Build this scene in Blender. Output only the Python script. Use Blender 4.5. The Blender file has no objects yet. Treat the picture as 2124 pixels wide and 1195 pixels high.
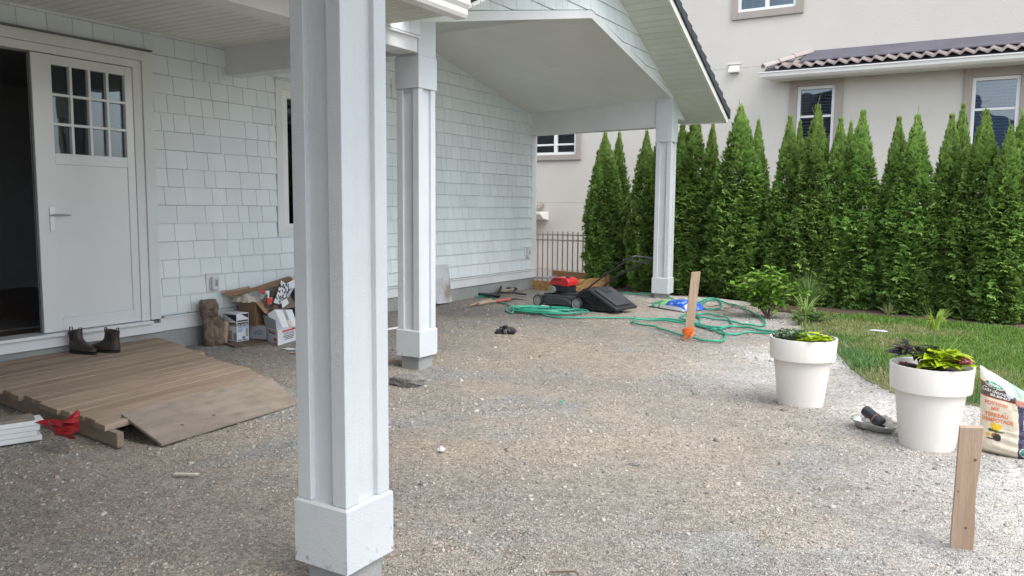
import bpy, math, random
import numpy as np
from mathutils import Vector, Matrix
PI = math.pi
random.seed(7); np.random.seed(7)
scene = bpy.context.scene
COL = scene.collection

# ------------------------------------------------------------------ camera
CAMH = 1.35
yaw, pitch, roll = [math.radians(a) for a in (30.990, 5.866, .483)]
FP = 1651.6
cy, sy, cp, sp = math.cos(yaw), math.sin(yaw), math.cos(pitch), math.sin(pitch)
CF = np.array([-sy*cp, cy*cp, -sp]); CR = np.array([cy, sy, 0.]); CU = np.cross(CR, CF)
CR, CU = math.cos(roll)*CR+math.sin(roll)*CU, -math.sin(roll)*CR+math.cos(roll)*CU
cd = bpy.data.cameras.new("camera"); cam = bpy.data.objects.new("camera", cd); COL.objects.link(cam)
M = Matrix.Identity(4)
for i in range(3):
    M[i][0] = CR[i]; M[i][1] = CU[i]; M[i][2] = -CF[i]
M[2][3] = CAMH
cam.matrix_world = M
cd.sensor_width = 36; cd.lens = 36*FP/2124; cd.clip_end = 3000; cd.clip_start = .05
scene.camera = cam

# ------------------------------------------------------------------ world and sun (bright overcast)
SUN_EL, SUN_AZ = math.radians(55), math.radians(108)      # azimuth clockwise from +Y
w = bpy.data.worlds.new("World"); scene.world = w; w.use_nodes = True
nt = w.node_tree; nt.nodes.clear()
sky = nt.nodes.new('ShaderNodeTexSky'); sky.sky_type = 'NISHITA'; sky.sun_disc = False
sky.sun_elevation = SUN_EL; sky.sun_rotation = SUN_AZ; sky.dust_density = 3; sky.air_density = 1.2
tcw = nt.nodes.new('ShaderNodeTexCoord'); nzw = nt.nodes.new('ShaderNodeTexNoise')
nzw.inputs['Scale'].default_value = 2.2; nzw.inputs['Detail'].default_value = 6
crw = nt.nodes.new('ShaderNodeValToRGB'); crw.color_ramp.elements[0].position = .3; crw.color_ramp.elements[1].position = .62
mxw = nt.nodes.new('ShaderNodeMix'); mxw.data_type = 'RGBA'
bg = nt.nodes.new('ShaderNodeBackground'); bg.inputs[1].default_value = .15
ow = nt.nodes.new('ShaderNodeOutputWorld')
mxw.inputs[7].default_value = (6.9, 7.45, 8.2, 1)           # cloud layer
L = nt.links.new
L(tcw.outputs['Generated'], nzw.inputs['Vector']); L(nzw.outputs['Fac'], crw.inputs[0])
L(crw.outputs[0], mxw.inputs[0]); L(sky.outputs[0], mxw.inputs[6]); L(mxw.outputs[2], bg.inputs[0]); L(bg.outputs[0], ow.inputs[0])
sd = bpy.data.lights.new("sun", 'SUN'); sd.energy = 1.2; sd.angle = math.radians(40); sd.color = (1, .965, .91)
so = bpy.data.objects.new("sun", sd); COL.objects.link(so)
sv = Vector((math.sin(SUN_AZ)*math.cos(SUN_EL), math.cos(SUN_AZ)*math.cos(SUN_EL), math.sin(SUN_EL)))
so.rotation_euler = sv.to_track_quat('Z', 'Y').to_euler(); so.location = (10, -5, 20)
scene.view_settings.view_transform = 'Standard'; scene.view_settings.look = 'None'
scene.view_settings.exposure = 1.06; scene.view_settings.gamma = 1
scene.cycles.max_bounces = 12; scene.cycles.diffuse_bounces = 7; scene.cycles.transparent_max_bounces = 12

# ------------------------------------------------------------------ measuring helpers (real points on stated planes)
def ray(x, y): return CF+(x-1062)/FP*CR-(y-597.5)/FP*CU
def g(x, y, z=0.): d = ray(x, y); t = (z-CAMH)/d[2]; return np.array([0, 0, CAMH])+d*t
def oX(x, y, X): d = ray(x, y); return np.array([0, 0, CAMH])+d*X/d[0]
def oY(x, y, Y): d = ray(x, y); return np.array([0, 0, CAMH])+d*Y/d[1]

# ------------------------------------------------------------------ mesh helpers
ORG = {}
class MB:
    def __init__(s): s.v = []; s.f = []; s.m = []; s.c = []; s.mi = 0; s.col = None
    def add(s, vs, fs):
        n = len(s.v); s.v += [tuple(map(float, v)) for v in vs]
        s.f += [tuple(n+i for i in f) for f in fs]; s.m += [s.mi]*len(fs)
        s.c += [s.col or (1, 1, 1)]*len(vs); return s
    def box(s, a, b):
        x0, y0, z0 = a; x1, y1, z1 = b
        return s.add([(x0,y0,z0),(x1,y0,z0),(x1,y1,z0),(x0,y1,z0),(x0,y0,z1),(x1,y0,z1),(x1,y1,z1),(x0,y1,z1)],
                     [(0,3,2,1),(4,5,6,7),(0,1,5,4),(1,2,6,5),(2,3,7,6),(3,0,4,7)])
    def hexa(s, lo, hi):                                  # four bottom points, four top points
        return s.add(list(lo)+list(hi), [(0,3,2,1),(4,5,6,7),(0,1,5,4),(1,2,6,5),(2,3,7,6),(3,0,4,7)])
    def bar(s, p, q, wd, th, up=(0,0,1)):
        p, q, up = map(lambda a: np.array(a, float), (p, q, up)); d = (q-p)/np.linalg.norm(q-p)
        a = np.cross(d, up); a /= np.linalg.norm(a); b = np.cross(a, d)
        a = a*wd/2; b = b*th/2
        return s.hexa([p-a-b, p+a-b, p+a+b, p-a+b], [q-a-b, q+a-b, q+a+b, q-a+b])
    def prism(s, pts, off):
        n = len(pts); off = np.array(off, float); P = [np.array(p, float) for p in pts]
        return s.add(P+[p+off for p in P], [tuple(range(n-1,-1,-1)), tuple(range(n,2*n))]+[(i,(i+1)%n,n+(i+1)%n,n+i) for i in range(n)])
    def tube(s, pts, r, n=8, closed=False):
        P = [np.array(p, float) for p in pts]; k = len(P); V = []; ref = None
        R = r if hasattr(r, '__len__') else [r]*k
        for i in range(k):
            d = (P[(i+1)%k]-P[i-1]) if closed else P[min(i+1,k-1)]-P[max(i-1,0)]
            d = d/(np.linalg.norm(d)+1e-9)
            if ref is None: ref = np.array([0,0,1.]) if abs(d[2])<.9 else np.array([1.,0,0])
            a = ref-d*(ref@d); a /= np.linalg.norm(a)+1e-9; b = np.cross(d, a); ref = a
            V += [P[i]+R[i]*(math.cos(2*PI*j/n)*a+math.sin(2*PI*j/n)*b) for j in range(n)]
        F = []
        for i in range(k if closed else k-1):
            o, q = i*n, ((i+1)%k)*n
            F += [(o+j, o+(j+1)%n, q+(j+1)%n, q+j) for j in range(n)]
        if not closed: F += [tuple(range(n-1,-1,-1)), tuple(range((k-1)*n, k*n))]
        return s.add(V, F)
    def rings(s, rings, cap=True, close=True):
        n = len(rings[0]); V = [p for r in rings for p in r]; F = []
        for i in range(len(rings)-1):
            for j in range(n if close else n-1): F.append((i*n+j, i*n+(j+1)%n, (i+1)*n+(j+1)%n, (i+1)*n+j))
        if cap: F += [tuple(range(n-1,-1,-1)), tuple(range((len(rings)-1)*n, len(rings)*n))]
        return s.add(V, F)
    def lathe(s, prof, c=(0,0,0), n=48, axis=None, cap=False):
        c = np.array(c, float)
        if axis is None: ex, ey, ez = np.eye(3)
        else:
            ez = np.array(axis, float); ez /= np.linalg.norm(ez); t = np.array([0,0,1.]) if abs(ez[2])<.9 else np.array([1.,0,0])
            ex = np.cross(t, ez); ex /= np.linalg.norm(ex); ey = np.cross(ez, ex)
        return s.rings([[c+r*math.cos(2*PI*j/n)*ex+r*math.sin(2*PI*j/n)*ey+z*ez for j in range(n)] for r, z in prof], cap=cap)
    def build(s, name, mat, parent=None, smooth=None, bevel=0, label=None):
        return mesh_obj(name, s.v, s.f, mat, parent, smooth, bevel, label, s.c, s.m)

def mesh_obj(name, v, f, mat, parent=None, smooth=None, bevel=0, label=None, colors=None, mi=None):
    me = bpy.data.meshes.new(name)
    o = bpy.data.objects.new(name, me); COL.objects.link(o)
    org = np.array(ORG.get(parent.name, (0,0,0)) if parent else (0,0,0), float)
    V = np.array(v, float)
    if parent is None and ORG.get('_'+name) is not None: pass
    V = V-org
    me.from_pydata(V.tolist(), [], f); me.update()
    for m in (mat if isinstance(mat, (list, tuple)) else [mat]): me.materials.append(m)
    if mi and isinstance(mat, (list, tuple)): me.polygons.foreach_set('material_index', mi)
    if colors is None or not len(colors): colors = [(1, 1, 1)]*len(V)
    if True:
        a = me.color_attributes.new('Col', 'FLOAT_COLOR', 'POINT')
        c = np.ones((len(V), 4)); c[:, :3] = np.array(colors); a.data.foreach_set('color', c.ravel())
    if smooth is not None:
        me.polygons.foreach_set('use_smooth', [True]*len(me.polygons))
        if smooth < 180: me.set_sharp_from_angle(angle=math.radians(smooth))
    if bevel:
        b = o.modifiers.new('bevel', 'BEVEL'); b.width = bevel; b.segments = 2; b.limit_method = 'ANGLE'; b.angle_limit = math.radians(40); b.harden_normals = False
    if parent: o.parent = parent; ORG[o.name] = tuple(org)
    if label: o['label'] = label
    return o

def bulk(name, V, F, mat, parent=None, C=None, smooth=False):
    V = np.asarray(V, np.float32); F = np.asarray(F, np.int32); k = F.shape[1]
    me = bpy.data.meshes.new(name); o = bpy.data.objects.new(name, me); COL.objects.link(o)
    if parent: V = V-np.array(ORG[parent.name], np.float32); o.parent = parent; ORG[o.name] = ORG[parent.name]
    me.vertices.add(len(V)); me.vertices.foreach_set('co', V.ravel())
    me.loops.add(F.size); me.loops.foreach_set('vertex_index', F.ravel())
    me.polygons.add(len(F)); me.polygons.foreach_set('loop_start', np.arange(0, F.size, k, dtype=np.int32))
    me.update(calc_edges=True); me.validate()
    me.materials.append(mat)
    if smooth: me.polygons.foreach_set('use_smooth', [True]*len(me.polygons))
    if C is not None:
        a = me.color_attributes.new('Col', 'FLOAT_COLOR', 'POINT')
        c = np.ones((len(V), 4), np.float32); c[:, :3] = C; a.data.foreach_set('color', c.ravel())
    return o

def tag(o, label=None, cat=None, group=None, kind=None):
    if label: o['label'] = label
    if cat: o['category'] = cat
    if group: o['group'] = group
    if kind: o['kind'] = kind
    return o
def thing(name, loc, label, cat, group=None):
    o = bpy.data.objects.new(name, None); COL.objects.link(o); o.empty_display_size = .1
    o.location = tuple(map(float, loc)); ORG[o.name] = tuple(map(float, loc)); return tag(o, label, cat, group)
def top(o):                                               # move a lone mesh's origin to its base
    me = o.data; n = len(me.vertices); co = np.empty(n*3, np.float32); me.vertices.foreach_get('co', co); co = co.reshape(-1, 3)
    c = np.array([(co[:,0].min()+co[:,0].max())/2, (co[:,1].min()+co[:,1].max())/2, co[:,2].min()], np.float32)
    me.vertices.foreach_set('co', (co-c).ravel()); me.update(); o.location = tuple(map(float, c)); return o

# value noise for shapes and for natural patches
_T = np.random.RandomState(3).rand(256, 256)
def vn(x, y, s=1., seed=0):
    x = np.asarray(x, float)*s+seed*17.3; y = np.asarray(y, float)*s+seed*9.1
    i = np.floor(x).astype(int); j = np.floor(y).astype(int); u = x-i; v = y-j; u = u*u*(3-2*u); v = v*v*(3-2*v)
    T = lambda a, b: _T[a % 256, b % 256]
    return (T(i,j)*(1-u)+T(i+1,j)*u)*(1-v)+(T(i,j+1)*(1-u)+T(i+1,j+1)*u)*v
def fbm(x, y, s=1., seed=0, o=4):
    return sum(vn(x, y, s*2**k, seed+k)*.5**k for k in range(o))/sum(.5**k for k in range(o))

# ------------------------------------------------------------------ materials
def mat(name, c, c2=None, rough=.6, ns=5., nd=4, bump=0., bs=40., stretch=(1,1,1), metal=0., attr=False, spec=.5, lo=.35, hi=.65, bdist=.01, coat=0., sss=0., extra=None):
    m = bpy.data.materials.new(name); m.use_nodes = True; t = m.node_tree; p = t.nodes['Principled BSDF']; N = t.nodes.new; K = t.links.new
    p.inputs['Roughness'].default_value = rough; p.inputs['Metallic'].default_value = metal; p.inputs['Specular IOR Level'].default_value = spec
    if coat: p.inputs['Coat Weight'].default_value = coat; p.inputs['Coat Roughness'].default_value = .15
    tc = N('ShaderNodeTexCoord'); mp = N('ShaderNodeMapping'); mp.inputs['Scale'].default_value = stretch; K(tc.outputs['Object'], mp.inputs[0])
    c2 = c2 or tuple(x*.86 for x in c)
    nz = N('ShaderNodeTexNoise'); nz.inputs['Scale'].default_value = ns; nz.inputs['Detail'].default_value = nd; K(mp.outputs[0], nz.inputs['Vector'])
    mr = N('ShaderNodeMapRange'); mr.inputs[1].default_value = lo; mr.inputs[2].default_value = hi; K(nz.outputs['Fac'], mr.inputs[0])
    mx = N('ShaderNodeMix'); mx.data_type = 'RGBA'; mx.inputs[6].default_value = (*c, 1); mx.inputs[7].default_value = (*c2, 1); K(mr.outputs[0], mx.inputs[0])
    out = mx.outputs[2]
    if attr:
        at = N('ShaderNodeAttribute'); at.attribute_name = 'Col'
        mu = N('ShaderNodeMix'); mu.data_type = 'RGBA'; mu.blend_type = 'MULTIPLY'; mu.inputs[0].default_value = 1
        K(out, mu.inputs[6]); K(at.outputs['Color'], mu.inputs[7]); out = mu.outputs[2]
    K(out, p.inputs['Base Color'])
    if bump:
        nb = N('ShaderNodeTexNoise'); nb.inputs['Scale'].default_value = bs; nb.inputs['Detail'].default_value = 5; K(mp.outputs[0], nb.inputs['Vector'])
        bp = N('ShaderNodeBump'); bp.inputs['Strength'].default_value = bump; bp.inputs['Distance'].default_value = bdist; K(nb.outputs['Fac'], bp.inputs['Height']); K(bp.outputs[0], p.inputs['Normal'])
    if extra: extra(t, p, mp, out)
    return m
def glass(name, tint=(.55,.6,.6), ior=1.7):
    m = bpy.data.materials.new(name); m.use_nodes = True; t = m.node_tree; t.nodes.clear(); N = t.nodes.new; K = t.links.new
    fr = N('ShaderNodeFresnel'); fr.inputs[0].default_value = ior; tr = N('ShaderNodeBsdfTransparent'); tr.inputs[0].default_value = (*tint, 1)
    gl = N('ShaderNodeBsdfGlossy'); gl.inputs['Roughness'].default_value = .01; gl.inputs[0].default_value = (.9,.95,1,1)
    tc = N('ShaderNodeTexCoord'); nz = N('ShaderNodeTexNoise'); nz.inputs['Scale'].default_value = 1.5; K(tc.outputs['Object'], nz.inputs['Vector'])
    bp = N('ShaderNodeBump'); bp.inputs['Strength'].default_value = .03; bp.inputs['Distance'].default_value = .1; K(nz.outputs['Fac'], bp.inputs['Height']); K(bp.outputs[0], gl.inputs['Normal'])
    ms = N('ShaderNodeMixShader'); K(fr.outputs[0], ms.inputs[0]); K(tr.outputs[0], ms.inputs[1]); K(gl.outputs[0], ms.inputs[2])
    o = N('ShaderNodeOutputMaterial'); K(ms.outputs[0], o.inputs[0]); return m

def woodgrain_bump(t, p, mp, out):                        # embossed cedar-grain of fibre cement boards
    N = t.nodes.new; K = t.links.new
    wv = N('ShaderNodeTexNoise'); wv.inputs['Scale'].default_value = 1.; wv.inputs['Detail'].default_value = 8; wv.inputs['Roughness'].default_value = .7; wv.inputs['Distortion'].default_value = 1.2
    m2 = N('ShaderNodeMapping'); m2.inputs['Scale'].default_value = (110, 110, 9); K(mp.outputs[0], m2.inputs[0]); K(m2.outputs[0], wv.inputs['Vector'])
    nb = N('ShaderNodeTexNoise'); nb.inputs['Scale'].default_value = 160; nb.inputs['Detail'].default_value = 3; K(mp.outputs[0], nb.inputs['Vector'])
    ad = N('ShaderNodeMath'); ad.operation = 'ADD'; K(wv.outputs['Fac'], ad.inputs[0]); K(nb.outputs['Fac'], ad.inputs[1])
    bp = N('ShaderNodeBump'); bp.inputs['Strength'].default_value = .55; bp.inputs['Distance'].default_value = .004; K(ad.outputs[0], bp.inputs['Height']); K(bp.outputs[0], p.inputs['Normal'])
    sx = N('ShaderNodeSeparateXYZ'); K(mp.outputs[0], sx.inputs[0]); dn = N('ShaderNodeTexNoise'); dn.inputs['Scale'].default_value = 38; dn.inputs['Detail'].default_value = 6; K(mp.outputs[0], dn.inputs['Vector'])
    mz = N('ShaderNodeMapRange'); mz.inputs[1].default_value = .08; mz.inputs[2].default_value = .30; mz.inputs[3].default_value = .56; mz.inputs[4].default_value = .80; K(sx.outputs[2], mz.inputs[0])   # rain-splashed grit near the ground
    gt = N('ShaderNodeMath'); gt.operation = 'SUBTRACT'; K(dn.outputs['Fac'], gt.inputs[0]); K(mz.outputs[0], gt.inputs[1]); g2 = N('ShaderNodeMath'); g2.operation = 'MULTIPLY'; g2.use_clamp = True; g2.inputs[1].default_value = 9; K(gt.outputs[0], g2.inputs[0])
    mm = N('ShaderNodeMix'); mm.data_type = 'RGBA'; mm.inputs[7].default_value = (.30,.26,.22,1); K(g2.outputs[0], mm.inputs[0]); K(out, mm.inputs[6]); K(mm.outputs[2], p.inputs['Base Color'])

M_post = mat('white painted grain board', (.60,.63,.65), (.56,.59,.61), .5, ns=3, extra=woodgrain_bump)
M_trim = mat('white trim paint', (.72,.735,.735), (.66,.675,.675), .5, ns=2, bump=.15, bs=120, bdist=.003)
M_door = mat('white door gloss', (.70,.715,.72), (.67,.685,.69), .22, ns=1.5, coat=.3)
M_shing = mat('pale sage shingle paint', (.735,.79,.80), (.69,.75,.765), .6, ns=2.5, bump=.2, bs=60, stretch=(1,1,.25), attr=True, bdist=.003)
M_gap = mat('dark backing behind shingles', (.16,.17,.17), rough=.9)
M_ceil = mat('white ceiling boards', (.76,.76,.735), (.72,.72,.70), .45, ns=2, bump=.1, bs=80)
M_soff = mat('vinyl soffit', (.66,.68,.62), (.62,.64,.58), .5, ns=3, attr=True)
M_gut = mat('enamelled gutter', (.74,.73,.68), (.70,.69,.64), .35, ns=2)
M_conc = mat('concrete', (.33,.335,.32), (.25,.265,.26), .85, ns=4, nd=8, bump=.5, bs=45, lo=.3, hi=.7)
M_asph = mat('charcoal roof shingle', (.055,.062,.075), (.035,.04,.05), .9, ns=60, bump=.8, bs=250, bdist=.01)
M_dark = mat('dark room wall', (.30,.29,.30), (.27,.26,.27), .8)
M_floor = mat('brown indoor floor', (.20,.13,.10), (.13,.085,.065), .4, ns=6, stretch=(1,6,1))
M_rug = mat('grey rug', (.22,.21,.20), (.15,.15,.145), .95, ns=30, bump=.5, bs=150)
M_metal = mat('brushed steel', (.55,.56,.56), (.48,.49,.49), .3, metal=.9, ns=20, stretch=(1,1,8))
M_glass = glass('window glass')
M_glass2 = glass('neighbour window glass', (.75,.8,.85), 1.9)
M_stucco = mat('cream stucco', (.595,.555,.50), (.555,.52,.465), .9, ns=1.2, nd=7, bump=.5, bs=45, bdist=.012, lo=.3, hi=.7)
M_nbtrim = mat('taupe stucco trim', (.38,.335,.295), (.34,.30,.265), .85, ns=3, bump=.5, bs=60, bdist=.01)
M_vinyl = mat('window vinyl', (.80,.79,.76), (.76,.75,.72), .4)
M_blind = mat('white blind slats', (.55,.56,.56), (.5,.51,.52), .5)
M_tile = mat('clay roof tile', (.33,.27,.25), (.19,.16,.15), .8, ns=9, nd=6, bump=.4, bs=60, lo=.35, hi=.62)
M_tilep = mat('pink clay hip tile', (.47,.40,.37), (.38,.33,.30), .8, ns=5, bump=.3, bs=60)
M_flash = mat('slate grey roof flashing', (.115,.11,.135), (.095,.09,.11), .5, ns=3)
M_fence = mat('taupe painted steel fence', (.42,.36,.30), (.38,.32,.27), .5)
M_black = mat('black painted steel', (.02,.02,.02), rough=.5)

def gravel_nodes(t, p, mp, out):
    N = t.nodes.new; K = t.links.new
    def vor(s):
        v = N('ShaderNodeTexVoronoi'); v.inputs['Scale'].default_value = s; v.inputs['Randomness'].default_value = 1; K(mp.outputs[0], v.inputs['Vector']); return v
    v1 = vor(75); v2 = vor(190)
    sep = N('ShaderNodeSeparateColor'); K(v1.outputs['Color'], sep.inputs[0])
    sep2 = N('ShaderNodeSeparateColor'); K(v2.outputs['Color'], sep2.inputs[0])
    r1 = N('ShaderNodeMapRange'); r1.inputs[3].default_value = .72; r1.inputs[4].default_value = 1.28; K(sep.outputs[0], r1.inputs[0])
    r2 = N('ShaderNodeMapRange'); r2.inputs[3].default_value = .7; r2.inputs[4].default_value = 1.32; K(sep2.outputs[1], r2.inputs[0])
    mu = N('ShaderNodeMath'); mu.operation = 'MULTIPLY'; K(r1.outputs[0], mu.inputs[0]); K(r2.outputs[0], mu.inputs[1])
    vm = N('ShaderNodeVectorMath'); vm.operation = 'SCALE'; K(out, vm.inputs[0]); K(mu.outputs[0], vm.inputs[3]); K(vm.outputs[0], p.inputs['Base Color'])
    s1 = N('ShaderNodeMath'); s1.operation = 'ADD'; K(v1.outputs['Distance'], s1.inputs[0]); K(v2.outputs['Distance'], s1.inputs[1])
    bp = N('ShaderNodeBump'); bp.invert = True; bp.inputs['Strength'].default_value = .9; bp.inputs['Distance'].default_value = .012; K(s1.outputs[0], bp.inputs['Height']); K(bp.outputs[0], p.inputs['Normal'])
M_gravel = mat('crushed gravel and sand', (1,1,1), (.86,.85,.83), .95, ns=9, nd=6, attr=True, spec=.2, extra=gravel_nodes)
M_stone = mat('gravel stones', (1,1,1), (.8,.8,.8), .85, ns=120, attr=True, spec=.3)
M_soil = mat('dry bark soil', (.16,.10,.07), (.08,.055,.04), .95, ns=14, nd=8, bump=1, bs=70, bdist=.03)
M_turf = mat('turf base', (.12,.15,.05), (.17,.165,.075), .95, ns=5, nd=6, bump=.6, bs=90)
def leafmat(name, c, c2, rough=.55, tr=.25, vary=False):
    def ex(t, p, mp, out):
        oi = t.nodes.new('ShaderNodeObjectInfo'); h = t.nodes.new('ShaderNodeHueSaturation'); a = t.nodes.new('ShaderNodeMapRange'); a.inputs[3].default_value = .86; a.inputs[4].default_value = 1.12
        b = t.nodes.new('ShaderNodeMapRange'); b.inputs[3].default_value = .496; b.inputs[4].default_value = .504; t.links.new(oi.outputs['Random'], a.inputs[0]); t.links.new(oi.outputs['Random'], b.inputs[0])
        t.links.new(a.outputs[0], h.inputs['Value']); t.links.new(b.outputs[0], h.inputs['Hue']); t.links.new(out, h.inputs['Color']); t.links.new(h.outputs[0], p.inputs['Base Color'])
    m = mat(name, c, c2, rough, ns=6, attr=True, spec=.3, extra=ex if vary else None)
    t = m.node_tree; p = t.nodes['Principled BSDF']; o = [n for n in t.nodes if n.type == 'OUTPUT_MATERIAL'][0]
    tl = t.nodes.new('ShaderNodeBsdfTranslucent'); ms = t.nodes.new('ShaderNodeMixShader'); ms.inputs[0].default_value = tr
    src = p.inputs['Base Color'].links[0].from_socket; t.links.new(src, tl.inputs[0])
    t.links.new(p.outputs[0], ms.inputs[1]); t.links.new(tl.outputs[0], ms.inputs[2]); t.links.new(ms.outputs[0], o.inputs[0]); return m
M_grass = leafmat('grass blades', (1,1,1), (.85,.85,.85))
M_leaf = leafmat('leaves', (1,1,1), (.85,.85,.85), .45, .3)
M_cedar = leafmat('cedar fronds', (1,1,1), (.8,.8,.8), .65, .25, True)
M_bark = mat('bark', (.16,.115,.085), (.09,.065,.05), .9, ns=12, bump=.7, bs=40, stretch=(1,1,.2))
M_deck = mat('weathered deck board', (.385,.30,.225), (.26,.20,.15), .85, ns=2.6, nd=8, bump=.5, bs=30, stretch=(14,1,14), attr=True, lo=.3, hi=.72)
M_ply = mat('weathered plywood', (.255,.215,.172), (.17,.14,.115), .8, ns=5, nd=9, bump=.3, bs=30, stretch=(3,1.2,3), lo=.38, hi=.72)
M_stake = mat('fir stake', (.46,.335,.24), (.36,.25,.175), .75, ns=3, nd=8, bump=.35, bs=30, stretch=(12,12,1), attr=True)
M_osb = mat('strand board', (.50,.30,.12), (.30,.165,.06), .8, ns=16, nd=3, bump=.3, bs=30, stretch=(1,1,1.8), lo=.42, hi=.58)
M_lumber = mat('orange lumber', (.42,.23,.11), (.30,.16,.08), .8, ns=5, stretch=(1,10,10))
M_card = mat('brown cardboard', (.27,.165,.10), (.23,.14,.085), .85, ns=4)
M_cardl = mat('light cardboard', (.42,.29,.18), (.36,.25,.155), .85, ns=4)
M_white = mat('white cardboard', (.68,.70,.74), (.62,.64,.68), .7, ns=5)
M_grey = mat('grey white carton', (.45,.46,.50), (.41,.42,.46), .75, ns=5)
M_ink = mat('black ink', (.025,.025,.03), rough=.7)
M_blue = mat('blue ink', (.06,.20,.52), rough=.7)
M_redink = mat('red ink', (.62,.05,.035), rough=.6)
M_navy = mat('navy ink', (.05,.06,.16), rough=.6)
M_red = mat('red plastic sheet', (.34,.012,.016), (.22,.008,.01), .38, ns=8, bump=.3, bs=30)
M_bin = mat('black plastic bag', (.012,.012,.016), rough=.28, bump=.8, bs=22, bdist=.03)
M_blk = mat('black plastic', (.022,.023,.027), (.03,.031,.035), .42, ns=6)
M_mdeck = mat('charcoal mower deck', (.045,.05,.06), (.06,.062,.07), .42, ns=5)
M_mred = mat('red mower plastic', (.50,.02,.022), (.42,.018,.02), .33, ns=5, coat=.2)
M_hub = mat('grey wheel disc', (.30,.32,.32), (.24,.255,.255), .5, ns=10)
M_rub = mat('rubber', (.02,.02,.02), rough=.8)
M_hose = mat('teal garden hose', (.035,.34,.22), (.03,.25,.17), .35, ns=3, attr=True)
M_pot = mat('ivory plastic planter', (.76,.73,.68), (.73,.70,.65), .38, ns=2, bump=.08, bs=50)
M_pots = mat('potting soil', (.05,.035,.025), rough=.95, bump=1, bs=60, bdist=.02)
M_foil = mat('aluminium foil', (.72,.72,.71), (.6,.6,.59), .3, metal=.85, ns=20, bump=.5, bs=35)
M_print = mat('printed plastic film', (1,1,1), (.95,.95,.95), .3, ns=4, attr=True, bump=.35, bs=9, bdist=.02)
M_boot = mat('brown leather', (.055,.038,.032), (.035,.025,.022), .5, ns=10, bump=.3, bs=90)
M_foam = mat('white foam', (.68,.68,.68), (.6,.6,.6), .8, bump=.2, bs=60)
M_rockb = mat('brown rough block', (.23,.175,.13), (.14,.105,.08), .95, ns=9, nd=7, bump=1, bs=30, bdist=.03)
M_rockg = mat('dirty concrete', (.24,.235,.22), (.15,.145,.135), .95, ns=12, nd=7, bump=1, bs=60, bdist=.02)
M_sheet = mat('galvanised panel', (.52,.54,.58), (.30,.25,.225), .5, ns=3.2, nd=6, lo=.45, hi=.62)
M_orange = mat('orange tape', (.85,.16,.02), rough=.4)
M_wooden = mat('old tool handle', (.40,.32,.23), (.28,.21,.15), .7, ns=10, stretch=(1,8,8))
M_faded = mat('faded red paint', (.42,.12,.10), (.32,.10,.08), .6)
M_paper = mat('torn paper', (.60,.55,.47), (.5,.45,.38), .8)
M_hill = mat('wooded hill', (.045,.075,.14), (.06,.095,.16), 1, ns=.01)  # blue of distance haze mixed into the hill colour

# ------------------------------------------------------------------ ground, lawn, soil
LAWN = [(-2.15,10.75),(-1.95,9.9),(-1.62,8.9),(-1.16,7.9),(-.98,7.3),(-.78,6.8),(-.52,6.38),(-.25,6.28),(.05,6.33),(.5,6.1),(1.0,5.9),(2.6,5.4),(4.5,5.2),(4.5,10.3),(2.6,10.45),(.4,10.6),(-.8,10.8)]
def inside(px, py, poly):
    r = np.zeros(px.shape, bool); n = len(poly)
    for i in range(n):
        x1, y1 = poly[i]; x2, y2 = poly[(i+1) % n]
        c = ((y1 > py) != (y2 > py)) & (px < (x2-x1)*(py-y1)/(y2-y1+1e-12)+x1); r ^= c
    return r
SOIL = [(-6.2,11.75),(-4.4,11.65),(-3.0,11.35),(-2.4,10.75),(-2.0,10.7),(-.8,10.75),(.4,10.55),(2.6,10.4),(4.6,10.25),(4.6,13.2),(-6.2,13.2)]
def patches(x, y):
    x = np.asarray(x, float); y = np.asarray(y, float)
    base = np.array([.29,.262,.228]); tan = np.array([.365,.31,.25]); pale = np.array([.56,.54,.51]); dk = np.array([.155,.150,.145]); gr = np.array([.27,.268,.258])
    n = fbm(x, y, .9, 1); c = base[None]*np.ones((x.size, 1))
    def mixc(c, k, f): f = np.clip(f, 0, 1)[:, None]; return c*(1-f)+k*f
    c = mixc(c, tan, np.clip((n-.50)*5, 0, .5))
    c = mixc(c, gr, (fbm(x, y, 2.3, 9)-.53)*4)
    blob = lambda cx, cy_, rx, ry, s: np.exp(-(((x-cx)/rx)**2+((y-cy_)/ry)**2))*(.35+1.1*fbm(x, y, 3, s))
    c = mixc(c, tan, blob(-3.3, 6.6, .9, .5, 4)*.8); c = mixc(c, tan, blob(-2.5, 3.5, .5, .35, 5)*.9); c = mixc(c, tan, blob(-1.3, 5.2, .7, .25, 6)*.7)
    c = mixc(c, tan*1.05, blob(-1.6, 4.3, .6, .7, 7)*.6)
    c = mixc(c, pale, blob(-1.45, 7.2, .6, 1.1, 8)*1.1); c = mixc(c, pale, blob(-2.6, 9.6, 1.3, .5, 2)*.55); c = mixc(c, pale, blob(-.3, 5.9, .6, .7, 3)*1.1); c = mixc(c, pale, blob(.35, 4.2, .7, 1.2, 11)*.9)
    c = mixc(c, pale*.95, blob(-3.6, 11.2, 1.4, .35, 12)*.8)
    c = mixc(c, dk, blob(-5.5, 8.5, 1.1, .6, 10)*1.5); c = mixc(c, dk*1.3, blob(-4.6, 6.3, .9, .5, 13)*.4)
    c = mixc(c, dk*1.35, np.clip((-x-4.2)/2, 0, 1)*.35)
    return c*1.32*(.9+.2*fbm(x, y, 5, 14))[:, None]
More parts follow.
